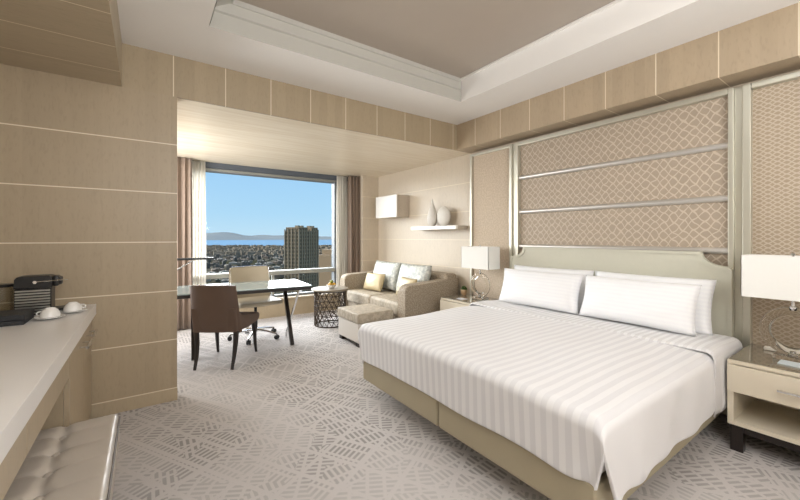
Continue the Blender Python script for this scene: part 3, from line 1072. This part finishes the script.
# ------------------------------------------------------------------ desk
dk = thing('desk', 'writing desk with dark glass top and crossed legs in front of the window', 'desk', (0.8, 4.45, 0))
bm = NB(); box(bm, -0.15, 1.62, 4.07, 4.79, 0.688, 0.722, 0.003); obj('top_frame', bm, M['dark_wood'], dk)
bm = NB(); box(bm, -0.16, 1.63, 4.06, 4.80, 0.723, 0.735, 0.003); obj('glass_top', bm, M['desk_glass'], dk)
for xe, xi in ((1.46, 1.46), (0.43, 0.43)):
    bm = NB(); tube(bm, [(xe, 4.30, 0), (xe, 4.72, 0.69)], 0.030, 4, 1.0, rot=PI / 4, up=Vector((1, 0, 0))); obj('leg', bm, M['dark_wood'], dk)
    bm = NB(); tube(bm, [(xe + 0.035, 4.76, 0), (xe + 0.035, 4.13, 0.69)], 0.014, 4, 1.0, rot=PI / 4, up=Vector((1, 0, 0))); q = obj('leg', bm, M['chrome'], dk); q['label'] = 'slim chrome leg'
    bm = NB(); box(bm, xe + 0.01, xe + 0.05, 4.06, 4.16, 0.665, 0.689, 0.002); obj('bracket', bm, M['chrome'], dk)

dk.rotation_euler = (0, 0, math.radians(-4)); dk.location = (0.80, 4.50, 0)

dl = thing('desk_lamp', 'slim black desk lamp with horizontal bar head on the desk', 'lamp', (0.06, 4.6, 0.735))
bm = NB(); lathe(bm, [(0.0, 0), (0.085, 0), (0.085, 0.008), (0.08, 0.012), (0.0, 0.012)], (0.06, 4.6, 0.735), 32); obj('base', bm, M['black_plastic'], dl)
bm = NB(); tube(bm, [(0.06, 4.6, 0.745), (0.06, 4.6, 0.80), (0.44, 4.6, 1.046)], 0.007, 10); obj('arm', bm, M['chrome'], dl)
bm = NB(); box(bm, 0.02, 0.64, 4.57, 4.63, 1.046, 1.070, 0.004)
obj('lamp_head', bm, M['black_plastic'], dl)
bm = NB(); tube(bm, [(0.44, 4.572, 1.048), (0.44, 4.628, 1.048)], 0.012, 12); obj('hinge', bm, M['chrome'], dl)


# ------------------------------------------------------------------ dining chair at the desk
dc = thing('desk_chair', 'brown suede dining chair with dark sabre legs at the near side of the desk', 'chair', (0.70, 4.18, 0), -math.atan2(0.31, 0.48))
# curved back shell that wraps into the seat sides
bm = NB()
def back_fn(side):
    def fn(u, v):
        s_ = -1 + 2 * u
        hwid = 0.235 - 0.02 * v
        x = s_ * hwid
        y = -0.235 - 0.105 * v + 0.045 * (abs(s_) ** 2.5)
        z = 0.36 + v * 0.475 - 0.012 * abs(s_) ** 6
        th = 0.030
        return (x, y + (th if side else -th) * (1 - 0.5 * abs(s_) ** 8), z)
    return fn
A = [[bm.verts.new(back_fn(0)(i / 14, j / 12)) for j in range(13)] for i in range(15)]
Bv = [[bm.verts.new(back_fn(1)(i / 14, j / 12)) for j in range(13)] for i in range(15)]
for i in range(14):
    for j in range(12):
        bm.faces.new((A[i][j], A[i + 1][j], A[i + 1][j + 1], A[i][j + 1])); bm.faces.new((Bv[i][j], Bv[i][j + 1], Bv[i + 1][j + 1], Bv[i + 1][j]))
    bm.faces.new((A[i][12], A[i + 1][12], Bv[i + 1][12], Bv[i][12])); bm.faces.new((A[i][0], Bv[i][0], Bv[i + 1][0], A[i + 1][0]))
for j in range(12):
    bm.faces.new((A[0][j], A[0][j + 1], Bv[0][j + 1], Bv[0][j])); bm.faces.new((A[14][j], Bv[14][j], Bv[14][j + 1], A[14][j + 1]))
obj('backrest', bm, M['brown_leather'], dc, local=True, angle=60)
bm = NB()
prof = [(-0.255, 0.36), (-0.30, 0.60), (-0.262, 0.60), (-0.235, 0.55), (-0.19, 0.505), (-0.10, 0.478), (0.05, 0.475), (0.20, 0.470), (0.255, 0.455), (0.275, 0.425), (0.265, 0.39), (0.22, 0.365), (0.0, 0.352)]
prism(bm, prof, 'x', -0.235, 0.235, 0.018, 3)
for v in bm.verts:
    v.co.x *= 0.91 + 0.19 * max(0, min(1, (v.co.y + 0.25) / 0.50))
obj('seat', bm, M['brown_leather'], dc, local=True, angle=40)
for sx_ in (-1, 1):
    bm = NB(); tube(bm, [(sx_ * 0.205, 0.215, 0.37), (sx_ * 0.207, 0.245, 0.25), (sx_ * 0.208, 0.26, 0.12), (sx_ * 0.212, 0.285, 0.0)], [0.027, 0.024, 0.019, 0.014], 8, up=Vector((1, 0, 0))); obj('leg', bm, M['dark_wood'], dc, local=True)
    bm = NB(); tube(bm, [(sx_ * 0.195, -0.225, 0.37), (sx_ * 0.188, -0.22, 0.25), (sx_ * 0.182, -0.24, 0.12), (sx_ * 0.178, -0.285, 0.0)], [0.029, 0.025, 0.020, 0.014], 8, up=Vector((1, 0, 0))); obj('leg', bm, M['dark_wood'], dc, local=True)

# ------------------------------------------------------------------ office chair
oc = thing('office_chair', 'cream leather swivel chair with chrome star base between desk and window', 'chair', (1.165, 4.89, 0), 0.10)
bm = NB()
for j, (y0, y1) in enumerate(((0, 0.0),)):
    def fn(u, v):
        s_ = -1 + 2 * u
        return (s_ * (0.255 - 0.015 * v), 0.20 + 0.08 * v + 0.05 * math.sin(v * PI) * -0.4 - 0.045 * (abs(s_) ** 2), 0.49 + v * 0.405)
    A = [[bm.verts.new(Vector(fn(i / 14, jj / 14)) + Vector((0, -0.016 * (1 - 0.5 * abs(-1 + 2 * i / 14) ** 6), 0))) for jj in range(15)] for i in range(15)]
    Bv = [[bm.verts.new(Vector(fn(i / 14, jj / 14)) + Vector((0, 0.016, 0))) for jj in range(15)] for i in range(15)]
    for i in range(14):
        for jj in range(14):
            bm.faces.new((A[i][jj], A[i + 1][jj], A[i + 1][jj + 1], A[i][jj + 1])); bm.faces.new((Bv[i][jj], Bv[i][jj + 1], Bv[i + 1][jj + 1], Bv[i + 1][jj]))
        bm.faces.new((A[i][14], A[i + 1][14], Bv[i + 1][14], Bv[i][14])); bm.faces.new((A[i][0], Bv[i][0], Bv[i + 1][0], A[i + 1][0]))
    for jj in range(14):
        bm.faces.new((A[0][jj], A[0][jj + 1], Bv[0][jj + 1], Bv[0][jj])); bm.faces.new((A[14][jj], Bv[14][jj], Bv[14][jj + 1], A[14][jj + 1]))
obj('backrest', bm, M['cream_leather'], oc, local=True, angle=60)
bm = NB(); box(bm, -0.265, 0.265, -0.26, 0.23, 0.44, 0.495, 0.024, 4)
for v in bm.verts:
    if v.co.y < -0.2: v.co.z -= 0.012
    v.co.z += 0.015 * (v.co.x / 0.26) ** 2
obj('seat', bm, M['cream_leather'], oc, local=True)
bm = NB()
for sx_ in (-1, 1):
    tube(bm, [(sx_ * 0.262, -0.20, 0.455), (sx_ * 0.268, 0.14, 0.455), (sx_ * 0.268, 0.215, 0.50), (sx_ * 0.262, 0.20, 0.60), (sx_ * 0.25, 0.225, 0.88)], 0.009, 8)
tube(bm, [(-0.235, 0.238, 0.90), (0, 0.283, 0.904), (0.235, 0.238, 0.90)], 0.009, 8)
obj('frame', bm, M['chrome'], oc, local=True)
bm = NB(); lathe(bm, [(0.026, 0.10), (0.026, 0.27), (0.018, 0.27), (0.018, 0.40), (0.05, 0.41), (0.05, 0.43), (0, 0.43)], (0, 0, 0), 20); box(bm, -0.09, 0.09, -0.09, 0.09, 0.41, 0.438, 0.005); obj('gas_column', bm, M['black_plastic'], oc, local=True)
bs = NB(); lathe(bs, [(0, 0.085), (0.04, 0.085), (0.045, 0.10), (0.03, 0.125), (0, 0.125)], (0, 0, 0), 20)
star = obj('star_base', bs, M['chrome'], oc, local=True)
for k in range(5):
    a = 2 * PI * k / 5 + 0.35
    ca, sa = math.cos(a), math.sin(a)
    bm = NB(); tube(bm, [(0.03 * ca, 0.03 * sa, 0.108), (0.16 * ca, 0.16 * sa, 0.095), (0.30 * ca, 0.30 * sa, 0.068)], [0.018, 0.014, 0.011], 8); obj('spoke', bm, M['chrome'], oc, local=True)
    bm = NB()
    c = Vector((0.30 * ca, 0.30 * sa, 0.0))
    for s_ in (-1, 1):
        n_ = Vector((-sa, ca, 0)) * s_
        tube(bm, [c + n_ * 0.006 + Vector((0, 0, 0.027)), c + n_ * 0.022 + Vector((0, 0, 0.027))], 0.027, 16)
    tube(bm, [c + Vector((0, 0, 0.03)), c + Vector((0, 0, 0.066))], 0.007, 8)
    obj('caster', bm, M['rubber'], oc, local=True)

# ------------------------------------------------------------------ wall cabinet, shelf, vases
wc = thing('wall_cabinet', 'small white boxy cabinet hung on the far end of the side wall', 'cabinet', (3.44, 5.1, 1.62))
bm = NB(); box(bm, 3.33, XW - 0.001, 4.80, 5.43, 1.63, 1.985, 0.002); obj('body', bm, M['veneer_grey'], wc)
bm = NB(); box(bm, 3.31, 3.329, 4.795, 5.435, 1.625, 1.99, 0.002); obj('door', bm, plain('pale grey lacquer', (208, 202, 193), 0.35, var=0.01), wc)
fs = thing('floating_shelf', 'white floating wall shelf beneath the two pale vases', 'shelf', (3.47, 3.95, 1.41))
bm = NB(); box(bm, 3.345, 3.375, 3.47, 4.46, 1.405, 1.455, 0.002); obj('front_lip', bm, M['white_lacquer'], fs)
bm = NB(); box(bm, 3.375, XW - 0.001, 3.475, 4.455, 1.407, 1.453, 0.002); obj('board', bm, M['veneer_grey'], fs)
bm = NB(); lathe(bm, [(0, 0), (0.045, 0), (0.085, 0.06), (0.093, 0.12), (0.078, 0.20), (0.045, 0.28), (0.02, 0.34), (0.008, 0.40), (0.0, 0.405)], (3.455, 4.08, 1.456), 32)
for v in bm.verts: v.co.x = 3.455 + (v.co.x - 3.455) * 0.7
tag(obj('teardrop_vase', bm, M['sculpture'], angle=60, origin=(3.455, 4.08, 1.456)), 'tall pale teardrop vase with pointed tip on the shelf', 'vase')
bm = NB()
n = 24
for i in range(1):
    pr = [(0, -0.135)] + [(0.128 * math.cos(a), 0.142 * math.sin(a)) for a in [(-PI / 2 + 0.25) + (PI - 0.30) * k / 24 for k in range(25)]] + [(0, 0.142)]
    lathe(bm, pr, (3.455, 3.83, 1.456 + 0.136), 36)
for v in bm.verts: v.co.x = 3.455 + (v.co.x - 3.455) * 0.42
tag(obj('oval_vase', bm, M['sculpture'], angle=70, origin=(3.455, 3.83, 1.456)), 'flat pale oval vase right of the teardrop vase on the shelf', 'vase')

# ------------------------------------------------------------------ counter on the left
XL = -0.925
bm = NB(); box(bm, XL, -0.287, -0.6, YW - 0.003, 0.745, 0.82, 0.003); tag(obj('countertop', bm, M['quartz'], origin=(-0.6, 1.5, 0.77)), 'thick white stone worktop along the left edge of the room', 'countertop')
cb = thing('counter_cabinet', 'veneered two-door cabinet under the far end of the worktop', 'cabinet', (-0.6, 2.87, 0))
bm = NB()
box(bm, XL, -0.335, 2.46, 2.49, 0.05, 0.743, 0.002); box(bm, XL, -0.335, 3.36, 3.384, 0.05, 0.743)
box(bm, XL, -0.335, 2.49, 3.36, 0.05, 0.08); box(bm, XL, XL + 0.02, 2.49, 3.36, 0.08, 0.743); box(bm, XL + 0.02, -0.335, 2.49, 3.36, 0.70, 0.743)
box(bm, XL, -0.38, 2.48, 3.37, 0, 0.05)
obj('carcass', bm, M['veneer_plain'], cb)
for y0, y1, yh in ((2.462, 2.955, 2.86), (2.96, 3.384, 3.17)):
    bm = NB(); box(bm, -0.334, -0.312, y0, y1, 0.055, 0.74, 0.002); d_ = obj('door', bm, M['veneer_plain'], cb)
    bm = NB(); tube(bm, [(-0.275, yh - 0.085, 0.655), (-0.275, yh + 0.085, 0.655)], 0.0095, 8)
    for s_ in (-0.065, 0.065): tube(bm, [(-0.3125, yh + s_, 0.655), (-0.275, yh + s_, 0.655)], 0.004, 8)
    h = obj('handle', bm, M['chrome'], d_); h['label'] = 'chrome bar handle'
ap = thing('counter_drawer_unit', 'veneered apron of shallow drawers under the worktop above the bench', 'drawer unit', (-0.5, 1.0, 0.6))
bm = NB(); box(bm, XL, -0.335, -0.58, 2.458, 0.60, 0.743); obj('carcass', bm, M['veneer_plain'], ap)
for y0, y1 in ((1.655, 2.456), (0.97, 1.65), (0.29, 0.965)):
    bm = NB(); box(bm, -0.334, -0.312, y0, y1, 0.592, 0.742, 0.002); obj('drawer', bm, M['veneer_plain'], ap)

# ------------------------------------------------------------------ tufted bench
be = thing('tufted_bench', 'silver taupe button-tufted bench with piped edge under the worktop', 'bench', (-0.42, 1.55, 0))
bx0, bx1, by0, by1, bz = -0.76, -0.098, 0.95, 2.145, 0.486
btn = [(-0.28, 2.045 - 0.143 * k) for k in range(8)] + [(-0.545, 2.045 - 0.143 * k) for k in range(8)]
bm = NB()
NU, NV = 66, 118


def bench_z(x, y):
    ex = min(x - bx0, bx1 - x); ey = min(y - by0, by1 - y)
    r = 0.02
    dz = 0.0
    for e_ in (ex, ey):
        if e_ < r:
            dz -= r - math.sqrt(max(0, r * r - (r - e_) ** 2))
    for (cx, cy) in btn:
        d = math.hypot(x - cx, y - cy)
        dz -= 0.022 * math.exp(-(d / 0.022) ** 2)
    # seams: along Y through the buttons, across X at every button
    for cx in (-0.28, -0.545):
        dz -= 0.010 * math.exp(-((x - cx) / 0.014) ** 2)
    fy = ((y - 2.045) / 0.143) % 1.0
    fy = min(fy, 1 - fy) * 0.143
    dz -= 0.005 * math.exp(-(fy / 0.012) ** 2) * (1 if x < -0.28 else max(0, 1 - (x + 0.28) / 0.12))
    dz += 0.004 * math.sin(min(1, fy / 0.0715) * PI / 2)
    return bz - 0.008 + dz


def fnb(u, v):
    x = bx0 + (bx1 - bx0) * u; y = by0 + (by1 - by0) * v
    return (x, y, bench_z(x, y))


grid(bm, fnb, NU, NV)
bmesh.ops.recalc_face_normals(bm, faces=bm.faces)
# skirts of the cushion
def ringpts(z, g=0.0):
    c = [(bx0 - g, by0 - g), (bx1 + g, by0 - g), (bx1 + g, by1 + g), (bx0 - g, by1 + g)]
    return [(x, y, z) for x, y in c]
obj('cushion', bm, M['taupe_velvet'], be, angle=180)
bm = NB(); box(bm, bx0, bx1, by0, by1, 0.335, bz - 0.028, 0.008, 3); obj('cushion_side', bm, M['taupe_velvet'], be)


def rounded(z, g, r=0.03, n=6):
    pts = []
    for cx, cy, a0 in ((bx1 - r, by1 - r, 0), (bx0 + r, by1 - r, PI / 2), (bx0 + r, by0 + r, PI), (bx1 - r, by0 + r, 1.5 * PI)):
        for k in range(n + 1):
            a = a0 + PI / 2 * k / n
            pts.append((cx + (r + g) * math.cos(a), cy + (r + g) * math.sin(a), z))
    return pts


bm = NB(); tube(bm, rounded(bz - 0.024, 0.001), 0.004, 8, closed=True); obj('piping', bm, M['piping'], be)
for cx, cy in btn:
    bm = NB(); lathe(bm, [(0, -0.012), (0.013, -0.010), (0.015, 0.0), (0.010, 0.006), (0, 0.008)], (cx, cy, bz - 0.028), 14); obj('button', bm, M['taupe_velvet'], be)
bm = NB(); box(bm, bx0 + 0.015, bx1 - 0.015, by0 + 0.015, by1 - 0.015, 0.20, 0.335, 0.004); obj('seat_frame', bm, M['taupe_velvet'], be)
for a in (bx0 + 0.05, bx1 - 0.05):
    for b in (by0 + 0.05, by1 - 0.05):
        bm = NB(); tube(bm, [(a, b, 0), (a, b, 0.202)], [0.02, 0.028], 4, rot=PI / 4); obj('leg', bm, M['dark_wood'], be)

# ------------------------------------------------------------------ coffee things on the counter
CT = 0.8205
mx0, mx1, my0, my1 = -0.645, -0.475, 3.10, 3.22
cm = thing('coffee_machine', 'black pod coffee machine with ribbed steel side on the worktop', 'coffee machine', (-0.57, 3.16, CT))
prof = [(mx0, CT + 0.165), (mx0 + 0.003, CT + 0.222), (mx0 + 0.014, CT + 0.236), (mx0 + 0.04, CT + 0.240), (mx1 - 0.015, CT + 0.240), (mx1, CT + 0.232), (mx1, CT + 0.165)]
bm = NB(); prism(bm, prof, 'y', my0 - 0.003, my1 + 0.003, 0.006, 2); obj('top_cover', bm, M['black_plastic'], cm)
bm = NB(); box(bm, mx0 + 0.004, mx1 - 0.002, my0 + 0.004, my1 - 0.004, CT, CT + 0.164, 0.003); obj('body', bm, M['black_plastic'], cm)
for s_, yy in ((0, my0), (1, my1)):
    bm = NB(); box(bm, mx0 + 0.004, mx1 - 0.004, yy - 0.001 if s_ == 0 else yy - 0.003, yy + 0.003 if s_ == 0 else yy + 0.001, CT + 0.006, CT + 0.162, 0.001)
    obj('side_panel', bm, M['black_plastic'], cm); bm = NB()
    for k in range(9):
        z = CT + 0.016 + k * 0.0168
        y_ = yy - 0.002 if s_ == 0 else yy + 0.002
        tube(bm, [(mx0 + 0.008, y_, z), (mx1 - 0.008, y_, z)], 0.0056, 6)
    obj('ribbed_panel', bm, M['brushed'], cm)
bm = NB(); box(bm, mx1, mx1 + 0.028, my0 + 0.02, my1 - 0.02, CT + 0.17, CT + 0.235, 0.008, 2); box(bm, mx1 + 0.012, mx1 + 0.04, my0 + 0.03, my1 - 0.03, CT + 0.178, CT + 0.225, 0.006); obj('brew_head', bm, M['black_plastic'], cm)
bm = NB(); tube(bm, [(mx0 + 0.095, my0 - 0.008, CT + 0.203), (mx1 + 0.03, my0 - 0.010, CT + 0.209), (mx1 + 0.075, my0 - 0.008, CT + 0.212)], [0.004, 0.0035, 0.0025], 8)
tube(bm, [(mx0 + 0.095, my0 - 0.014, CT + 0.203), (mx0 + 0.095, my0 + 0.005, CT + 0.203)], 0.009, 14); obj('lever', bm, M['chrome'], cm)
bm = NB(); box(bm, mx1 + 0.0, mx1 + 0.07, my0 + 0.008, my1 - 0.008, CT, CT + 0.032, 0.004); obj('drip_tray', bm, M['black_plastic'], cm)
bm = NB(); lathe(bm, [(0.05, 0), (0.052, 0.005), (0.052, 0.165), (0.049, 0.165), (0.049, 0.006), (0, 0.006)], (mx0 - 0.062, my0 + 0.07, CT + 0.012), 28); obj('water_tank', bm, M['clear'], cm)
bm = NB(); lathe(bm, [(0, 0), (0.055, 0), (0.057, 0.006), (0.052, 0.016), (0, 0.020)], (mx0 - 0.062, my0 + 0.07, CT + 0.178), 28); obj('tank_lid', bm, M['black_plastic'], cm)
bm = NB(); box(bm, mx0 - 0.12, mx0 + 0.01, my0 + 0.01, my1 - 0.005, CT, CT + 0.012, 0.003); obj('tank_base', bm, M['black_plastic'], cm)
t = thing('leather_box', 'flat black leather box in front of the coffee machine', 'box', (-0.72, 2.92, CT))
bm = NB(); box(bm, -0.90, -0.54, 2.80, 3.02, CT, CT + 0.026, 0.003); obj('tray_base', bm, M['black_leather'], t)
bm = NB(); box(bm, -0.902, -0.538, 2.798, 3.022, CT + 0.027, CT + 0.056, 0.004); obj('lid', bm, M['black_leather'], t)


def cup(x, y, rz, lc, ls):
    s = obj('saucer', lathe(NB(), [(0, 0), (0.032, 0), (0.05, 0.006), (0.070, 0.012), (0.070, 0.015), (0.048, 0.010), (0.0, 0.006)], (x, y, CT), 36), M['porcelain'], origin=(x, y, CT))
    tag(s, ls, 'saucer', 'coffee saucers on the counter')
    c = thing('coffee_cup', lc, 'cup', (x, y, CT + 0.0135), rz, 'upturned coffee cups')
    bm = NB(); lathe(bm, [(0.036, -0.002), (0.046, 0.0), (0.046, 0.004), (0.043, 0.022), (0.034, 0.040), (0.024, 0.047), (0.022, 0.051), (0.019, 0.051), (0.018, 0.047), (0, 0.047)], (0, 0, 0), 36); obj('bowl', bm, M['porcelain'], c, local=True)
    bm = NB(); tube(bm, [(0.041, 0, 0.010), (0.058, 0, 0.010), (0.063, 0, 0.020), (0.055, 0, 0.030), (0.037, 0, 0.032)], 0.0035, 8); obj('handle', bm, M['porcelain'], c, local=True)


cup(-0.455, 2.92, 2.9, 'upturned white cup on the worktop, nearer the black leather box', 'white saucer under the cup nearer the black leather box')
cup(-0.375, 3.08, 0.3, 'upturned white cup on the worktop, nearer the panelled wall', 'white saucer under the cup nearer the panelled wall')

# ------------------------------------------------------------------ the city outside
GZ = -90.0


def ground_mat():
    m = MT('city ground', 0.95, spec=0.0)
    vo = m.n('ShaderNodeTexVoronoi', feature='F1'); m.put(vo.inputs['Vector'], m.co((1, 1, 1))); vo.inputs['Scale'].default_value = 1 / 26
    n1 = m.noise(1 / 260, None, 5, 0.6)
    c = m.mix(vo.outputs['Color'], srgb(70, 64, 54), srgb(108, 100, 88))
    c = m.mix(m.step(n1, 0.42, 0.6), c, srgb(62, 60, 46))
    m.color(c)
    return m.m


bm = NB(); grid(bm, lambda u, v: (-6000 + 14000 * u, 30 + 3600 * v, GZ), 4, 4); struct('ground', bm, ground_mat())
bm = NB(); grid(bm, lambda u, v: (-30000 + 70000 * u, 3400 + 12000 * v, GZ + 0.5), 4, 4); wtr = struct('ground_water', bm, plain('bay water', (112, 140, 160), 1.0, var=0.04, scale=0.002, spec=0.0))
bm = NB()


def hill(u, v):
    x = -14000 + 34000 * u; y = 11500 + 5000 * v
    h = 115 + 150 * math.exp(-((x - 2350) / 620) ** 2) + 70 * math.exp(-((x - 1300) / 600) ** 2) + 50 * math.exp(-((x - 4300) / 700) ** 2) + 50 * noise.noise(Vector((x / 900, y / 900, 2)))
    return (x, y, GZ + h * math.sin(min(1, v * 1.4) * PI / 2) - 5)


grid(bm, hill, 220, 14)
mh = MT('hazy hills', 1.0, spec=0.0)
mh.color(mh.mix(mh.noise(1 / 700), srgb(112, 122, 126), srgb(132, 132, 126)))  # distance haze put into the pale grey hill colours
struct('ground_hills', bm, mh.m, angle=180)


def tower_mat(name='tower facade', k=1.0):
    m = MT(name, 0.8, spec=0.2)
    x = m.pos()
    hz = m.line(x[2], 0, 3.0 * k, 0.55 * k, 0.15)
    vx = m.line(x[0], 0.0, 1.9 * k, 0.35 * k, 0.1)
    vy = m.line(x[1], 0.0, 1.9 * k, 0.35 * k, 0.1)
    l = m.math('MAXIMUM', hz, m.math('MAXIMUM', vx, vy))
    m.color(m.mix(l, srgb(78, 63, 46), srgb(160, 134, 102)))
    return m.m


MTW = tower_mat(); MTC = plain('tower concrete', (164, 144, 116), 0.85, var=0.1, scale=0.3)
TWX, TWY = 106.5, 293
tw = thing('apartment_tower', 'tall brown apartment tower with ribbed facade outside the window', 'building', (TWX, TWY, GZ), 0.45)
bm = NB(); box(bm, -12.5, 12.5, -9, 9, 0, 96.5); obj('main_block', bm, MTW, tw, local=True)
tw.scale = (0.86, 0.86, 1)
for k in range(9):
    xx = -12.5 + 25 * k / 8
    bm = NB(); box(bm, xx - 0.45, xx + 0.45, -9.9, -9, 0, 97.5); obj('pilaster', bm, MTC, tw, local=True)
for k in range(5):
    yy = -9 + 18 * k / 4
    bm = NB(); box(bm, -13.3, -12.5, yy - 0.45, yy + 0.45, 0, 97.5); obj('pilaster', bm, MTC, tw, local=True)
for a, b in ((-12.5, -1.5), (3.5, 12.5)):
    bm = NB(); box(bm, a, b, -9, 8, 96.5, 99.2); obj('roof_block', bm, MTW, tw, local=True)
    for q in range(2):
        c = a + (b - a) * (0.25 + 0.45 * q)
        bm = NB(); box(bm, c - 1.2, c + 1.2, -6, -2, 99.2, 100.6); obj('roof_plant', bm, MTC, tw, local=True)
tb = thing('office_block', 'lower ochre and grey building right of the brown tower outside', 'building', (152, 330, GZ), 0.4)
bm = NB(); box(bm, -13, 13, -9, 9, 0, 74); obj('main_block', bm, tower_mat('office facade', 2.4), tb, local=True)
bm = NB(); box(bm, -6, 8, -9.5, 9.5, 74, 79); obj('roof_block', bm, MTW, tb, local=True)
for k in range(6):
    xx = -13 + 26 * k / 5
    bm = NB(); box(bm, xx - 0.6, xx + 0.6, -9.9, -9, 0, 75); obj('pilaster', bm, MTC, tb, local=True)

cm_ = [plain('render ' + str(i), c, 0.9, var=0.08, scale=0.1) for i, c in enumerate([(134, 122, 105), (114, 103, 88), (160, 149, 132), (98, 90, 78), (130, 109, 88), (86, 82, 62)])]
protos = []
for i in range(6):
    bm = NB()
    s_ = [(7, 9, 8), (10, 8, 12), (12, 10, 6), (6, 6, 18), (9, 14, 10), (6, 5, 5)][i]
    box(bm, -s_[0], s_[0], -s_[1], s_[1], 0, s_[2]); box(bm, -s_[0] * .5, s_[0] * .4, -s_[1] * .5, s_[1] * .4, s_[2], s_[2] + 2)
    protos.append((s_, cm_[i], bm))
rnd = random.Random(3)
placed = [(TWX, TWY), (152, 330)]


def spot(dmin, dmax, ua=-0.60, ub=-0.12):
    d = math.sqrt(rnd.uniform(dmin ** 2, dmax ** 2)); u = rnd.uniform(ua, ub)
    s_, c_ = math.sin(YAW), math.cos(YAW)
    return d * (s_ + u * c_), d * (c_ - u * s_)


meshes = []
for i, (s_, mm, bm) in enumerate(protos):
    me = bpy.data.meshes.new('city_building'); bm.to_mesh(me); bm.free(); me.materials.append(mm); meshes.append(me)
while len(placed) < 302:
    x, y = spot(450, 1640)
    if any(math.hypot(x - a, y - b) < (31 if i > 1 else 60) for i, (a, b) in enumerate(placed)): continue
    placed.append((x, y))
    o = bpy.data.objects.new('city_building', meshes[rnd.randrange(6)])
    COL.objects.link(o); o.location = (x, y, GZ); o.rotation_euler = (0, 0, rnd.uniform(0, PI)); sc_ = rnd.uniform(0.7, 0.98); o.scale = (sc_, sc_, sc_)
    tag(o, 'low flat-roofed building in the distant city seen through the window', 'building', 'low buildings of the distant city')
bm = NB()
for k in range(6500):
    x, y = spot(1665, 3350, -0.85, 0.12)
    a, b, h = rnd.uniform(5, 14), rnd.uniform(5, 14), rnd.choice((4, 6, 8, 10, 14, 20))
    box(bm, x - a, x + a, y - b, y + b, GZ, GZ + h)
mcity = MT('distant roofs', 0.9, spec=0.0)
gi = mcity.n('ShaderNodeTexVoronoi', feature='F1'); mcity.put(gi.inputs['Vector'], mcity.co((1, 1, 0))); gi.inputs['Scale'].default_value = 1 / 35
mcity.color(mcity.mix(gi.outputs['Color'], srgb(112, 100, 84), srgb(152, 139, 120)))
tag(obj('distant_city', bm, mcity.m), 'blurred mass of far low roofs before the bay', 'city', kind='stuff')
